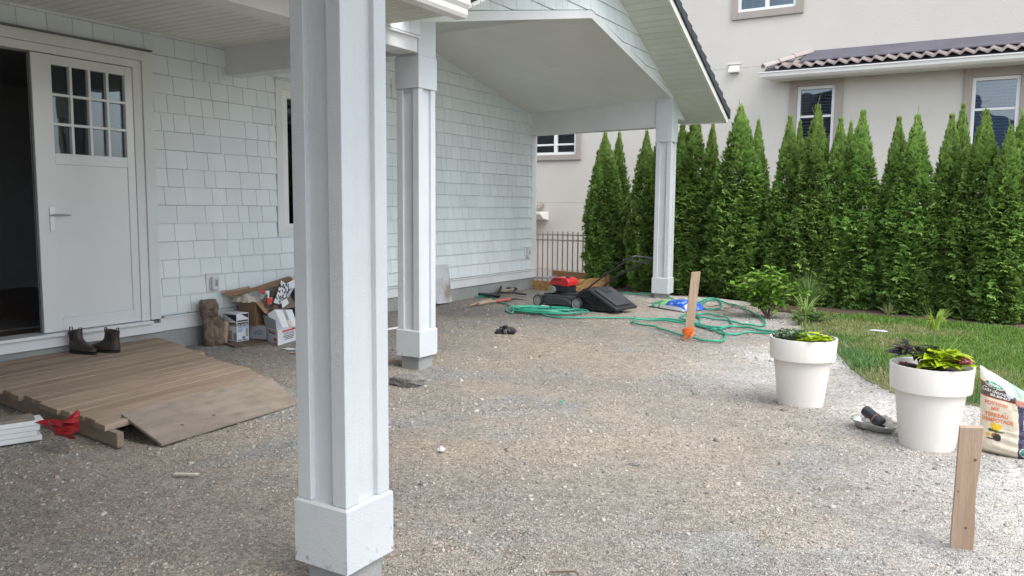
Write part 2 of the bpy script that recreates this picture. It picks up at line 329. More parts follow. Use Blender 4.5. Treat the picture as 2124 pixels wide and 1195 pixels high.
def gz(x, y):
    x = np.asarray(x, float); y = np.asarray(y, float)
    m = np.clip(1-np.abs(x+2.6)/9, 0, 1)*np.clip(1-np.abs(y-6.5)/8, 0, 1)
    z = (fbm(x, y, 1.1, 21)-.5)*.035*m+(fbm(x, y, 6, 22)-.5)*.018*(m > 0)
    z += .06*np.exp(-((y-11.25)/.28)**2)*np.exp(-((x+3.6)/1.3)**4)*(.4+fbm(x, y, 2.5, 23))     # gravel heaped beside the far post
    z += .03*np.exp(-((x+1.06)**2+(y-5.42)**2)/.06)+.02*np.exp(-((x-.0)**2+(y-3.5)**2)/.02)
    z = np.where(inside(x, y, LAWN)|inside(x, y, SOIL), -.004, z)
    return z-.006
xs = np.concatenate([[-400,-120,-40,-16,-10], np.arange(-7.5, 2.51, .05), [3.2,5,10,30,120,400]])
ys = np.concatenate([[-400,-120,-40,-12,-4,-1,0], np.arange(.6, 12.6, .05), [13.5,15,20,40,120,400]])
X, Y = np.meshgrid(xs, ys); nx, ny = len(xs), len(ys)
Vg = np.stack([X.ravel(), Y.ravel(), gz(X.ravel(), Y.ravel())], 1)
ii = (np.arange(ny-1)[:, None]*nx+np.arange(nx-1)[None]).ravel()
ground = bulk('gravel_ground', Vg, np.stack([ii, ii+1, ii+1+nx, ii+nx], 1), M_gravel, None, patches(Vg[:,0], Vg[:,1]), True)
tag(ground, 'loose grey and tan crushed gravel yard', kind='structure')

mb = MB(); mb.add([(x, y, -.005) for x, y in LAWN]+[(x, y, -.05) for x, y in LAWN], [tuple(range(len(LAWN)))]+[(i, len(LAWN)+i, len(LAWN)+(i+1)%len(LAWN), (i+1)%len(LAWN)) for i in range(len(LAWN))])
tag(mb.build('lawn', M_turf), 'turf under the grass by the hedge', kind='structure')
mb = MB(); mb.add([(x, y, .008) for x, y in SOIL]+[(x, y, -.05) for x, y in SOIL], [tuple(range(len(SOIL)))]+[(i, len(SOIL)+i, len(SOIL)+(i+1)%len(SOIL), (i+1)%len(SOIL)) for i in range(len(SOIL))])
tag(mb.build('soil_bed', M_soil), 'reddish brown bark soil strip under the cedar hedge', kind='structure')
mb = MB(); hp = []
for i in range(60):
    a = -1600+3200*i/59; zt = 50+68*math.exp(-((a+105)/130)**2)+60*math.exp(-((a-900)/300)**2)+70*math.exp(-((a+800)/260)**2)+5*vn(a, 0, .05)
    hp.append((a, zt))
mb.rings([[(a, -700, -2) for a, z in hp], [(a, -760, z*.6) for a, z in hp], [(a, -800, z) for a, z in hp], [(a, -1000, -2) for a, z in hp]], cap=False, close=False)
tag(mb.build('hills', M_hill, smooth=180), 'dark wooded hill across the valley', kind='structure')

# stones: one mesh of loose gravel
rs = np.random.RandomState(11)
n0 = 230000
r_ = 1.1*np.exp(rs.rand(n0)*math.log(12.5/1.1)); a_ = math.radians(-8)+rs.rand(n0)*math.radians(86)   # angle left of +Y
sx, sy_ = -r_*np.sin(a_-math.radians(12)), r_*np.cos(a_-math.radians(12))
keep = (sx > -6.5) & (sx < 2.6) & (sy_ < 11.7) & ~inside(sx, sy_, LAWN) & ~inside(sx, sy_, SOIL) & (rs.rand(n0) < .30+1.5*np.clip(fbm(sx, sy_, 1.6, 31)-.38, 0, .5)*1.6)
keep &= ~((sx < -4.5) & (sy_ < 4.2) & (sy_ > 2.8))
sx, sy_, r_ = sx[keep], sy_[keep], r_[keep]; n = len(sx)
size = (.0019+.0040*rs.rand(n)**3.6)*(1+.16*r_); size *= np.where(rs.rand(n) < .018, 2.1, .94)
cube = np.array([[-1,-1,-1],[1,-1,-1],[1,1,-1],[-1,1,-1],[-1,-1,1],[1,-1,1],[1,1,1],[-1,1,1]], float)*.62
P = cube[None]+rs.uniform(-.34, .34, (n, 8, 3)); P[:, 4:, :2] *= rs.uniform(.45, .95, (n, 1, 1))
P *= (size[:, None]*np.stack([rs.uniform(.8,1.9,n), rs.uniform(.8,1.3,n), rs.uniform(.4,.85,n)], 1))[:, None, :]
th = rs.rand(n)*2*PI; c_, s_ = np.cos(th)[:, None], np.sin(th)[:, None]
Px, Py = P[:, :, 0]*c_-P[:, :, 1]*s_, P[:, :, 0]*s_+P[:, :, 1]*c_
tl = rs.uniform(-.35, .35, (n, 1)); Pz = P[:, :, 2]+Px*tl
V = np.stack([Px+sx[:, None], Py+sy_[:, None], Pz+(gz(sx, sy_)+size*.12)[:, None]], 2).reshape(-1, 3)
q = np.array([[0,3,2,1],[4,5,6,7],[0,1,5,4],[1,2,6,5],[2,3,7,6],[3,0,4,7]])
F = (q[None]+(np.arange(n)*8)[:, None, None]).reshape(-1, 4)
pc = patches(sx, sy_)*.65+np.array([.36,.355,.345])*.35
k = rs.rand(n); val = .5+.82*rs.rand(n)
sc_ = pc*val[:, None]; wm = k < .018; sc_[wm] = np.array([.50,.49,.46])*(.7+.5*rs.rand(wm.sum()))[:, None]
bm = (k > .95); sc_[bm] *= np.array([1.1,.95,.84]); bl = (k > .8) & (k < .88); sc_[bl] *= np.array([.92,.96,.99])
st = bulk('gravel_stones', V, F, M_stone, None, np.repeat(sc_, 8, 0)); tag(st, 'loose crushed stones scattered over the yard', 'gravel', kind='stuff')

# grass
def blades(pts, h, wd, lean, colr, rs):
    n = len(pts); a = rs.rand(n)*2*PI; d = np.stack([np.cos(a), np.sin(a)], 1); pr = np.stack([-d[:,1], d[:,0]], 1)
    b = np.column_stack([pts, np.full(n, .015)])
    V = np.empty((n, 5, 3))
    V[:,0] = b-np.column_stack([pr*wd[:,None], np.zeros(n)]); V[:,1] = b+np.column_stack([pr*wd[:,None], np.zeros(n)])
    mid = b+np.column_stack([d*(h*lean*.35)[:,None], h*.6]); V[:,2] = mid+np.column_stack([pr*wd[:,None]*.75, np.zeros(n)]); V[:,3] = mid-np.column_stack([pr*wd[:,None]*.75, np.zeros(n)])
    V[:,4] = b+np.column_stack([d*(h*lean)[:,None], h*(1-lean*.25)])
    i = np.arange(n)*5
    F = np.concatenate([np.stack([i,i+1,i+2], 1), np.stack([i,i+2,i+3], 1), np.stack([i+3,i+2,i+4], 1)])
    return V.reshape(-1,3), F, np.repeat(colr, 5, 0)
n0 = 210000
gx, gy = rs.uniform(-2.3, 3.2, n0), rs.uniform(5.3, 10.9, n0)
kp = inside(gx+rs.normal(0,.045,n0), gy+rs.normal(0,.045,n0), LAWN) & (rs.rand(n0) < .35+.9*fbm(gx, gy, 2.2, 41)); gx, gy = gx[kp], gy[kp]; n = len(gx)
edge = np.zeros(n)+9.
for i in range(1, 11):
    p0, p1 = np.array(LAWN[i-1]), np.array(LAWN[i]); e = p1-p0; t = np.clip(((gx-p0[0])*e[0]+(gy-p0[1])*e[1])/(e@e), 0, 1)
    edge = np.minimum(edge, np.hypot(gx-p0[0]-t*e[0], gy-p0[1]-t*e[1]))
dry = np.clip((fbm(gx, gy, .9, 43)-.47)*5+np.clip((gy-8.6)/3.5, 0, .5)-.02, 0, .8)
ed = np.clip(1-edge/.45, 0, 1)
green = np.array([.125,.235,.035]); straw = np.array([.28,.28,.12]); blueg = np.array([.095,.21,.065])
pick = (rs.rand(n) < dry)[:, None]
cg = np.where(pick, straw, green*(1-ed[:,None])+blueg*ed[:,None])*(.65+.7*rs.rand(n))[:, None]
hh = (.020+.035*rs.rand(n)+.075*ed*rs.rand(n)**1.5)*(1-.3*dry)*(.6+.8*fbm(gx, gy, 4, 47))
Vb, Fb, Cb = blades(np.stack([gx, gy], 1), hh, .0016+.0016*rs.rand(n), .3+rs.rand(n)*.9, cg, rs)
tag(bulk('grass', Vb, Fb, M_grass, None, Cb), 'patchy green and straw coloured lawn grass', 'grass', kind='stuff')

# ------------------------------------------------------------------ the white shingled house
W = -6.53; PX = -4.0; AY = 8.3
house = thing('shingled_house', (-6.53, 7, 0), 'white house with pale sage shingle siding, gabled porch roof and white door', 'house')
def zsoff(y): return 4.267-.47*abs(y-8.16)
def zceil(y): return 3.50-.215*abs(y-AY)
def clip(poly, a, b, c):                                  # keep a*y+b*z<=c
    out = []
    for i in range(len(poly)):
        p, q_ = poly[i], poly[(i+1) % len(poly)]; dp, dq = a*p[0]+b*p[1]-c, a*q_[0]+b*q_[1]-c
        if dp <= 0: out.append(p)
        if dp*dq < 0: t = dp/(dp-dq); out.append((p[0]+t*(q_[0]-p[0]), p[1]+t*(q_[1]-p[1])))
    return out
def shingle_rows(mb, Xf, y0, y1, z0, z1, excl=(), clips=(), ex=.168, seed=0, zref=.322):
    R = random.Random(seed); k = math.floor((z0-zref)/ex)
    while zref+k*ex < z1:
        a, b = max(z0, zref+k*ex), min(z1, zref+(k+1)*ex); k += 1
        y = y0-R.random()*.1
        while y < y1:
            wd = R.choice([.13,.16,.18,.2,.22,.25,.3])*R.uniform(.93,1.07); s0, s1 = max(y, y0), min(y+wd-.0045, y1); y += wd
            if s1-s0 < .015: continue
            segs = [(s0, s1, a, b)]
            for (e0, e1, f0, f1) in excl:
                ns = []
                for (p, q_, c, d) in segs:
                    if q_ <= e0 or p >= e1 or d <= f0 or c >= f1: ns.append((p,q_,c,d)); continue
                    if p < e0: ns.append((p,e0,c,d))
                    if q_ > e1: ns.append((e1,q_,c,d))
                    m0, m1 = max(p,e0), min(q_,e1)
                    if c < f0: ns.append((m0,m1,c,f0))
                    if d > f1: ns.append((m0,m1,f1,d))
                segs = ns
            mb.col = tuple([R.uniform(.955,1.03)]*3)
            jig = R.uniform(-.0015,.0015)
            for (p, q_, c, d) in segs:
                if d-c < .012 or q_-p < .012: continue
                poly = [(p,c+.003+jig),(q_,c+.003+jig),(q_,d+.001),(p,d+.001)]
                for cl in clips:
                    poly = clip(poly, *cl)
                    if len(poly) < 3: break
                if len(poly) < 3: continue
                fx = lambda z: Xf+.018*(b-z)/ex
                n = len(poly); A = [(fx(z), yy, z) for yy, z in poly]; B = [(Xf-.012, yy, z) for yy, z in poly]
                mb.add(A+B, [tuple(range(n))]+[(i, n+i, n+(i+1)%n, (i+1)%n) for i in range(n)])
    return mb
DOORX = (2.2, 4.56, .17, 2.69); WIN = (6.0, 7.55, 1.01, 2.65)
mb = MB(); shingle_rows(mb, W, -2.5, 11.45, .31, 3.55, [DOORX, WIN, (-3, 2.2, 0, .31)], seed=4)
mb.build('shingle_wall', M_shing, house)
mb = MB()
for b in [((W-.14,-3,0),(W-.014,2.2,4.0)), ((W-.14,2.2,2.6),(W-.014,4.50,4.0)), ((W-.14,4.50,0),(W-.014,6.06,4.0)), ((W-.14,6.06,0),(W-.014,7.49,1.05)), ((W-.14,6.06,2.6),(W-.014,7.49,4.0)), ((W-.14,7.49,0),(W-.014,11.6,4.0))]: mb.box(*b)
mb.box((-12,11.46,0.18),(W-.14,11.60,4)); mb.box((-12,-3,0),(W-.14,-2.9,4))
mb.build('wall_core', M_gap, house)
mb = MB(); mb.box((W-.02,11.45,.30),(W+.014,11.605,3.0)); mb.box((W-.30,11.606,.17),(W+.012,11.62,3.0)); mb.build('corner_board', M_trim, house, bevel=.003)
mb = MB(); mb.box((W-.3,-3,-.3),(W-.004,11.595,.172)); mb.box((-12,11.45,-.3),(W-.31,11.60,.172)); mb.build('foundation', M_conc, house)
mb = MB(); mb.box((W-.013,4.565,.174),(W+.016,11.606,.292)); mb.build('skirt_board', M_trim, house, bevel=.003)
mb = MB(); mb.box((W-.013,4.60,.292),(W+.032,11.45,.309)); mb.build('skirt_ledge', M_trim, house, bevel=.003)
# door surround
mb = MB(); mb.box((W-.12,4.385,.29),(W+.004,4.468,2.53)); mb.box((W-.12,2.2,2.53),(W+.004,4.468,2.596)); mb.build('door_frame', M_trim, house, bevel=.003)
mb = MB(); mb.box((W-.013,4.47,.293),(W+.020,4.57,2.598)); mb.box((W-.013,2.2,2.598),(W+.020,4.57,2.684)); mb.build('door_casing', M_trim, house, bevel=.002)
mb = MB(); mb.box((W-.013,2.2,2.685),(W+.055,4.555,2.697)); mb.build('drip_cap', M_gap, house)
mb = MB(); mb.box((W-.14,2.2,.262),(W+.07,4.46,.288)); mb.build('threshold', M_trim, house, bevel=.004)
mb = MB(); mb.box((W-.013,2.0,.174),(W+.03,4.563,.258)); mb.build('sill_board', M_trim, house, bevel=.002)
# door leaf (slightly proud, as if not quite shut)
def leaf(y, z, x=0.): return (W+.012+x, y, z)
D0, D1, Z0, Z1 = 3.515, 4.372, .295, 2.522
mb = MB(); XB = W-.05; XF = W+.012
for (a0, a1, b0, b1) in [(D0,3.672,Z0,Z1),(4.302,D1,Z0,Z1),(3.672,4.302,2.447,Z1),(3.672,4.302,1.655,1.745),(3.672,4.302,Z0,.40)]: mb.box((XB,a0,b0),(XF,a1,b1))
mb.box((XB+.005,3.672,.40),(XF-.009,4.302,1.655))
door = mb.build('door', M_door, house, bevel=.003)
mb = MB()
for i in range(1,4): y = 3.672+.63*i/4; mb.box((XB+.01,y-.011,1.745),(XF-.002,y+.011,2.447))
for j in range(1,3): z = 1.745+.702*j/3; mb.box((XB+.011,3.672,z-.011),(XF-.003,4.302,z+.011))
mb.build('glazing_bars', M_door, door, bevel=.003)
mb = MB(); mb.box((XB+.02,3.672,1.745),(XB+.026,4.302,2.447)); mb.build('pane', M_glass, door)
mb = MB(); mb.box((XB+.03,D0-.012,Z0),(XB+.05,D0-.001,Z1)); mb.build('edge_strip', M_gap, door)
mb = MB(); mb.box((XF,3.600,1.115),(XF+.009,3.638,1.31)); mb.tube([(XF+.005,3.619,1.247),(XF+.05,3.619,1.247)], .008); mb.tube([(XF+.05,3.612,1.247),(XF+.055,3.66,1.248),(XF+.052,3.745,1.246)], [.008,.0085,.006]); mb.build('handle', M_metal, door, smooth=40)
for y in (3.79, 4.10): mb = MB(); mb.box((XF,y,1.70),(XF+.006,y+.05,1.708)); mb.build('weep_cover', M_trim, door)
mb = MB(); mb.box((-10.6,1.2,.2),(W-.14,5.6,.26)); mb.build('indoor_floor', M_floor, house)
mb = MB(); mb.box((-8.9,2.2,.262),(-7.1,3.9,.272)); mb.build('rug', M_rug, house)
mb = MB(); mb.box((-10.7,1.1,.2),(-10.6,7.7,2.8)); mb.box((-10.6,1.1,.2),(W-.14,1.2,2.8)); mb.box((-10.6,7.6,.2),(W-.14,7.7,2.8)); mb.box((-10.6,1.1,2.8),(W-.14,7.7,2.9)); mb.build('indoor_wall', M_dark, house)
# window beside the door
mb = MB()
for (a0,a1,b0,b1) in [(6.0,6.09,1.01,2.65),(7.46,7.55,1.01,2.65),(6.09,7.46,2.56,2.65),(6.09,7.46,1.01,1.10)]: mb.box((W-.013,a0,b0),(W+.022,a1,b1))
win = mb.build('window', M_trim, house, bevel=.002)
mb = MB()
for (a0,a1,b0,b1) in [(6.09,6.165,1.10,2.56),(7.385,7.46,1.10,2.56),(6.165,7.385,2.475,2.56),(6.165,7.385,1.10,1.14),(6.74,6.81,1.14,2.475)]: mb.box((W-.08,a0,b0),(W+.010,a1,b1))
mb.build('frame', M_vinyl, win, bevel=.003)
mb = MB(); mb.box((W-.05,6.165,1.14),(W-.045,7.385,2.475)); mb.build('pane', M_glass, win)
mb = MB(); mb.box((W-.013,5.99,2.652),(W+.05,7.56,2.664)); mb.build('drip_cap', M_trim, win)
# small sconce plate seen between the posts
p = oX(819, 185, W)
mb = MB(); mb.box((W-.01,p[1]-.09,p[2]-.12),(W+.03,p[1]+.05,p[2]+.12)); mb.build('light_block', M_trim, house, bevel=.003)
def outlet(y, z):
    mb = MB(); mb.box((W-.01,y-.075,z-.09),(W+.022,y+.075,z+.085)); mb.box((W-.01,y-.085,z+.085),(W+.04,y+.085,z+.10)); pl = mb.build('outlet', M_trim, house, bevel=.003)
    mb = MB(); mb.box((W+.0221,y-.034,z-.065),(W+.065,y+.045,z+.062)); mb.box((W+.0221,y-.045,z-.07),(W+.035,y-.03,z+.05)); mb.build('cover', M_foam, pl, bevel=.008)
    mb = MB(); mb.box((W+.0652,y-.006,z-.03),(W+.067,y+.024,z+.035)); mb.build('cover_window', M_hub, pl)
outlet(5.145,.578); outlet(11.31,.60)
# porch ceilings
mb = MB(); y = -2.9
while y < 5.37:
    mb.box((W,y,2.865),(-4.2,min(y+.091,5.38),2.885)); y += .099
mb.box((W-.1,-2.9,2.8852),(-4.2,5.38,2.90)); mb.build('porch_ceiling', M_ceil, house)
mb = MB(); y = 5.56
while y < 11.25:
    y1 = min(y+.098, 11.3)
    if y < AY < y1: y1 = AY
    mb.prism([(W, y+.003, zceil(y)), (W, y1-.003, zceil(y1)), (W, y1-.003, zceil(y1)+.018), (W, y+.003, zceil(y)+.018)], (-4.046-W, 0, 0)); y = y1
mb.prism([(W,5.4,zceil(5.4)+.019),(W,AY,zceil(AY)+.019),(W,11.4,zceil(11.4)+.019),(W,11.4,zceil(11.4)+.05),(W,AY,zceil(AY)+.05),(W,5.4,zceil(5.4)+.05)], (-4.046-W,0,0))
mb.build('vaulted_ceiling', M_ceil, house)
def on_ceiling(px, py):
    d = ray(px, py); t = (3.5+.215*AY-CAMH)/(d[2]+.215*d[1]); return np.array([0,0,CAMH])+d*t
p = on_ceiling(1155, 141); nrm = np.array([0,-.21,-.977])
mb = MB(); mb.lathe([(.0,.012),(.05,.012),(.06,.006),(.085,.010),(.09,0)], p, 24, axis=nrm); mb.build('recessed_light', M_vinyl, house, smooth=40)
# beams
mb = MB(); mb.box((W,5.38,2.60),(-4.2,5.56,2.90)); mb.build('cross_beam', M_trim, house, bevel=.003)
mb = MB(); mb.box((-4.2,-3,2.56),(-4.0,5.17,2.95)); mb.build('porch_beam', M_trim, house, bevel=.003)
mb = MB(); mb.box((-3.999,-3,2.668),(-3.97,5.17,2.682)); mb.build('drip_cap', M_trim, house)
mb = MB(); shingle_rows(mb, -3.985, -1, 5.17, 2.683, 3.0, seed=8, zref=2.683); mb.build('shingle_band', M_shing, house)
zb = 2.50
mb = MB(); mb.prism([(-4.02,11.02,zb),(W,11.42,zb),(W,11.60,zb),(-4.02,11.25,zb)], (0,0,.42)); mb.build('far_beam', M_trim, house, bevel=.003)
# gable end: arch trim, face, shingles
al, ar = (5.42, 2.845), (11.16, 2.845); ap = (8.32, 3.455)
def archz(y): return al[1]+(ap[1]-al[1])*(y-al[0])/(ap[0]-al[0]) if y < ap[0] else ar[1]+(ap[1]-ar[1])*(ar[0]-y)/(ar[0]-ap[0])
mb = MB(); th = .085
mb.prism([(-4.045,5.0,archz(5.0)),(-4.045,ap[0],ap[1]),(-4.045,ap[0],ap[1]+th),(-4.045,5.0,archz(5.0)+th)], (.057,0,0))
mb.prism([(-4.045,ap[0],ap[1]),(-4.045,11.3,archz(11.3)),(-4.045,11.3,archz(11.3)+th),(-4.045,ap[0],ap[1]+th)], (.057,0,0))
mb.build('arch_trim', M_trim, house)
mb = MB(); at_ = lambda y: archz(y)+th+.001
mb.prism([(-4.04,5.26,at_(5.26)),(-4.04,8.16,at_(8.16)),(-4.04,8.16,zsoff(8.16)+.01),(-4.04,5.26,zsoff(5.26)+.01)], (.025,0,0))
mb.prism([(-4.04,8.161,at_(8.161)),(-4.04,8.32,at_(8.32)),(-4.04,11.249,at_(11.249)),(-4.04,11.249,zsoff(11.249)+.01),(-4.04,8.161,zsoff(8.161)+.01)], (.025,0,0))
mb.prism([(-4.04,11.25,2.62),(-4.04,11.62,2.62),(-4.04,11.25,zsoff(11.25)+.01)], (.025,0,0)); mb.build('gable_core', M_trim, house)
mb = MB(); mb.box((-4.24,10.85,2.955),(-4.05,11.24,3.10)); mb.box((-4.235,11.0,2.86),(-4.0,11.26,2.954)); mb.build('beam_filler', M_trim, house)
mb = MB()
sl = (ap[1]-al[1])/(ap[0]-al[0]); sr = (ap[1]-ar[1])/(ar[0]-ap[0])
rl_ = (-.47, 1, 4.267-.47*8.16-.002); rr_ = (.47, 1, 4.267+.47*8.16-.002)
shingle_rows(mb, -4.0, 4.8, 8.32, 2.7, 4.3, clips=[rl_, rr_, (sl, -1, sl*al[0]-al[1]-th-.008)], seed=21, zref=2.683)
shingle_rows(mb, -4.0, 8.322, 11.26, 2.7, 4.3, clips=[rl_, rr_, (-sr, -1, -sr*ar[0]-ar[1]-th-.008)], seed=22, zref=2.683)
mb.build('gable_shingles', M_shing, house)
mb = MB(); mb.prism([(-4.014,11.262,2.625),(-4.014,11.6,2.625),(-4.014,11.262,zsoff(11.262)-.002)], (.03,0,0)); mb.build('gable_return', M_trim, house)
# gable roof: ribbed soffit, fascia, shingles
def roofside(s):
    mb = MB(); R = random.Random(3)
    ye = 11.72 if s > 0 else 4.98; y = 8.16
    while (ye-y)*s > .01:
        y1 = y+s*min(.105, abs(ye-y)); mb.col = tuple([R.uniform(.97,1.02)]*3)
        for (a, b, d) in ((y, y1-s*.012, 0), (y1-s*.012, y1, .012)):
            mb.prism([(-4.18,a,zsoff(a)+d),(-4.18,b,zsoff(b)+d),(-4.18,b,zsoff(b)+.03),(-4.18,a,zsoff(a)+.03)], (.74,0,0))
        y = y1
    mb.build('soffit', M_soff, house)
    mb = MB(); z = lambda y, d: zsoff(y)+d
    yf = ye if s > 0 else 4.62
    mb.prism([(-3.44,8.16,z(8.16,-.008)),(-3.44,yf,z(yf,-.008)),(-3.44,yf,z(yf,.085)),(-3.44,8.16,z(8.16,.085))], (.035,0,0))
    if s > 0: mb.box((-4.1,min(ye,ye+s*.03),z(ye,-.01)),(-3.405,max(ye,ye+s*.03),z(ye,.085))); mb.build('fascia', M_gut, house, bevel=.003)
    yd = 10.9 if s > 0 else 5.5
    mb = MB(); mb.prism([(-12,8.16,z(8.16,.031)),(-12,yd,z(yd,.031)),(-12,yd,z(yd,.15)),(-12,8.16,z(8.16,.15))], (12-4.2,0,0))
    mb.prism([(-4.199,8.16,z(8.16,.031)),(-4.199,ye,z(ye,.031)),(-4.199,ye+s*.05,z(ye+s*.05,.10)),(-4.199,8.16,z(8.16,.14))], (4.199-3.45,0,0))
    y = 8.16; k = 0
    while (ye-y)*s > -.02:
        y1 = y+s*.2; t0, t1 = .12, .215
        mb.prism([(-4.19,y,z(y,.086)),(-4.19,y1+s*.03,z(y1+s*.03,.086)),(-4.19,y1+s*.03,z(y1+s*.03,t1+.005)),(-4.19,y,z(y,t0+.055))], (4.19-3.385+.006*(k%2),0,0)); y = y1; k += 1
    mb.build('roof', M_asph, house)
roofside(1); roofside(-1)
# porch eave: perforated soffit, gutter, roof
mb = MB(); R = random.Random(5); y = -3
while y < 4.8:
    mb.col = tuple([R.uniform(.9,1)]*3); mb.box((-3.98,y,2.705),(-3.42,min(y+.03,4.84),2.715)); mb.box((-3.98,y+.03,2.709),(-3.42,min(y+.04,4.84),2.715)); y += .04
mb.build('soffit', M_soff, house)
mb = MB(); mb.prism([(-3.42,-3,2.69),(-3.385,-3,2.69),(-3.385,-3,2.80),(-3.42,-3,2.80)], (0,7.60,0)); mb.build('fascia', M_gut, house)
mb = MB(); mb.prism([(-3.383,-3,2.675),(-3.30,-3,2.675),(-3.285,-3,2.70),(-3.285,-3,2.735),(-3.262,-3,2.765),(-3.262,-3,2.80),(-3.275,-3,2.80),(-3.275,-3,2.79),(-3.383,-3,2.79)], (0,7.83,0)); mb.build('gutter', M_gut, house, bevel=.003)
mb = MB(); mb.prism([(-3.34,-3,2.80),(-7.2,-3,4.3),(-7.2,-3,4.38),(-3.34,-3,2.86)], (0,7.55,0)); mb.build('porch_roof', M_asph, house)
# unseen roof slab above the near post, added to shade the foreground
mb = MB(); mb.box((-6.6,-4.2,2.78),(-.35,2.3,3.0)); mb.build('added_shade_roof', M_ceil, house)
mb = MB(); mb.box((-6.38,-4.2,-.2),(-1.3,-4.0,2.778)); mb.build('added_shade_wall', M_shing, house)  # unseen wall added to dim the near post's camera side

# ------------------------------------------------------------------ posts
def post(cx, cy_, zb0, zbox, zhead, ztop, label, headtop):
    t = thing('porch_post', (cx, cy_, 0), label, 'post', 'porch posts')
    h, hb = .113, .1228
    mb = MB(); mb.box((cx-.092,cy_-.092,zb0),(cx+.092,cy_+.092,ztop)); mb.build('shaft', M_post, t)
    for sx_ in (-1, 1):
        for sy2 in (-1, 1):
            mb = MB(); x0, x1 = sorted((cx+sx_*h, cx+sx_*(h-.062))); y0, y1 = sorted((cy_+sy2*h, cy_+sy2*(h-.062)))
            mb.box((x0,y0,zbox+.001),(x1,y1,zhead)); mb.build('corner_trim', M_post, t, bevel=.0025)
    mb = MB(); mb.hexa([(cx-hb,cy_-hb,zb0),(cx+hb,cy_-hb,zb0),(cx+hb,cy_+hb,zb0),(cx-hb,cy_+hb,zb0)],[(cx-hb,cy_-hb,zbox-.008),(cx+hb,cy_-hb,zbox-.008),(cx+hb,cy_+hb,zbox-.008),(cx-hb,cy_+hb,zbox-.008)])
    mb.hexa([(cx-hb,cy_-hb,zbox-.0079),(cx+hb,cy_-hb,zbox-.0079),(cx+hb,cy_+hb,zbox-.0079),(cx-hb,cy_+hb,zbox-.0079)],[(cx-h-.002,cy_-h-.002,zbox),(cx+h+.002,cy_-h-.002,zbox),(cx+h+.002,cy_+h+.002,zbox),(cx-h-.002,cy_+h+.002,zbox)])
    mb.build('base_box', M_post, t)
    mb = MB(); mb.box((cx-hb,cy_-hb,zhead),(cx+hb,cy_+hb,headtop)); mb.build('head_box', M_post, t, bevel=.003)
    if ztop > headtop+.02:
        mb = MB(); mb.box((cx-.116,cy_-.116,headtop+.001),(cx+.116,cy_+.116,ztop)); mb.build('neck', M_post, t, bevel=.003)
    mb = MB(); mb.box((cx-.095,cy_-.095,-.25),(cx+.095,cy_+.095,zb0-.002)); mb.build('footing', M_conc, t, bevel=.01)
    return t
post(-1.938,2.069,.088,.318,2.35,2.778,'large white panelled porch post closest to the camera', 2.6)
post(-4.118,5.300,.095,.318,2.29,2.86,'white panelled porch post standing between the near post and the shingled wall', 2.545)
post(-4.105,11.135,.100,.330,2.285,2.905,'small distant white porch post in front of the cedar hedge', 2.905)

# ------------------------------------------------------------------ neighbour's house
NY = 15.4
nb_ = thing('stucco_house', (-2, NY, 0), 'tall cream stucco house with taupe window trim behind the cedar hedge', 'house')
mb = MB(); holes = [(-3.195,-2.545,2.0,3.56), (-.42,.26,2.0,3.52), (-4.345,-3.285,5.0,6.1), (-9.0,-7.68,2.46,3.75), (2.2,3.2,2.0,3.52)]
ycut = sorted(set([-12, 7]+[h[0] for h in holes]+[h[1] for h in holes]))
for i in range(len(ycut)-1):
    a, b = ycut[i], ycut[i+1]; z = -.3
    for h in sorted([h for h in holes if h[0] <= a+1e-6 and h[1] >= b-1e-6], key=lambda h: h[2]): mb.box((a,NY,z),(b,NY+.25,h[2])); z = h[3]
    mb.box((a,NY,z),(b,NY+.25,8.2))
mb.box((-12,NY+.251,-.3),(-11.8,NY+8,8.2)); mb.box((6.8,NY+.251,-.3),(7,NY+8,8.2)); mb.box((-12,NY+8.001,-.3),(7,NY+8.2,8.2))
mb.build('wall', M_stucco, nb_)
mb = MB(); mb.prism([(-12.6,NY-.6,8.2),(-12.6,NY+8.8,8.2),(-12.6,NY+4,10.4)], (20.2,0,0)); mb.build('roof', M_tile, nb_)
mb = MB(); mb.box((-12,NY+2.2,-.2),(7,NY+2.3,8)); mb.build('indoor_wall', M_dark, nb_)
mb = MB(); mb.box((-12,NY-.002,1.437),(7,NY+.001,1.443)); mb.box((-12,NY-.002,3.987),(-3.75,NY+.001,3.991)); mb.build('stucco_joint', M_nbtrim, nb_)
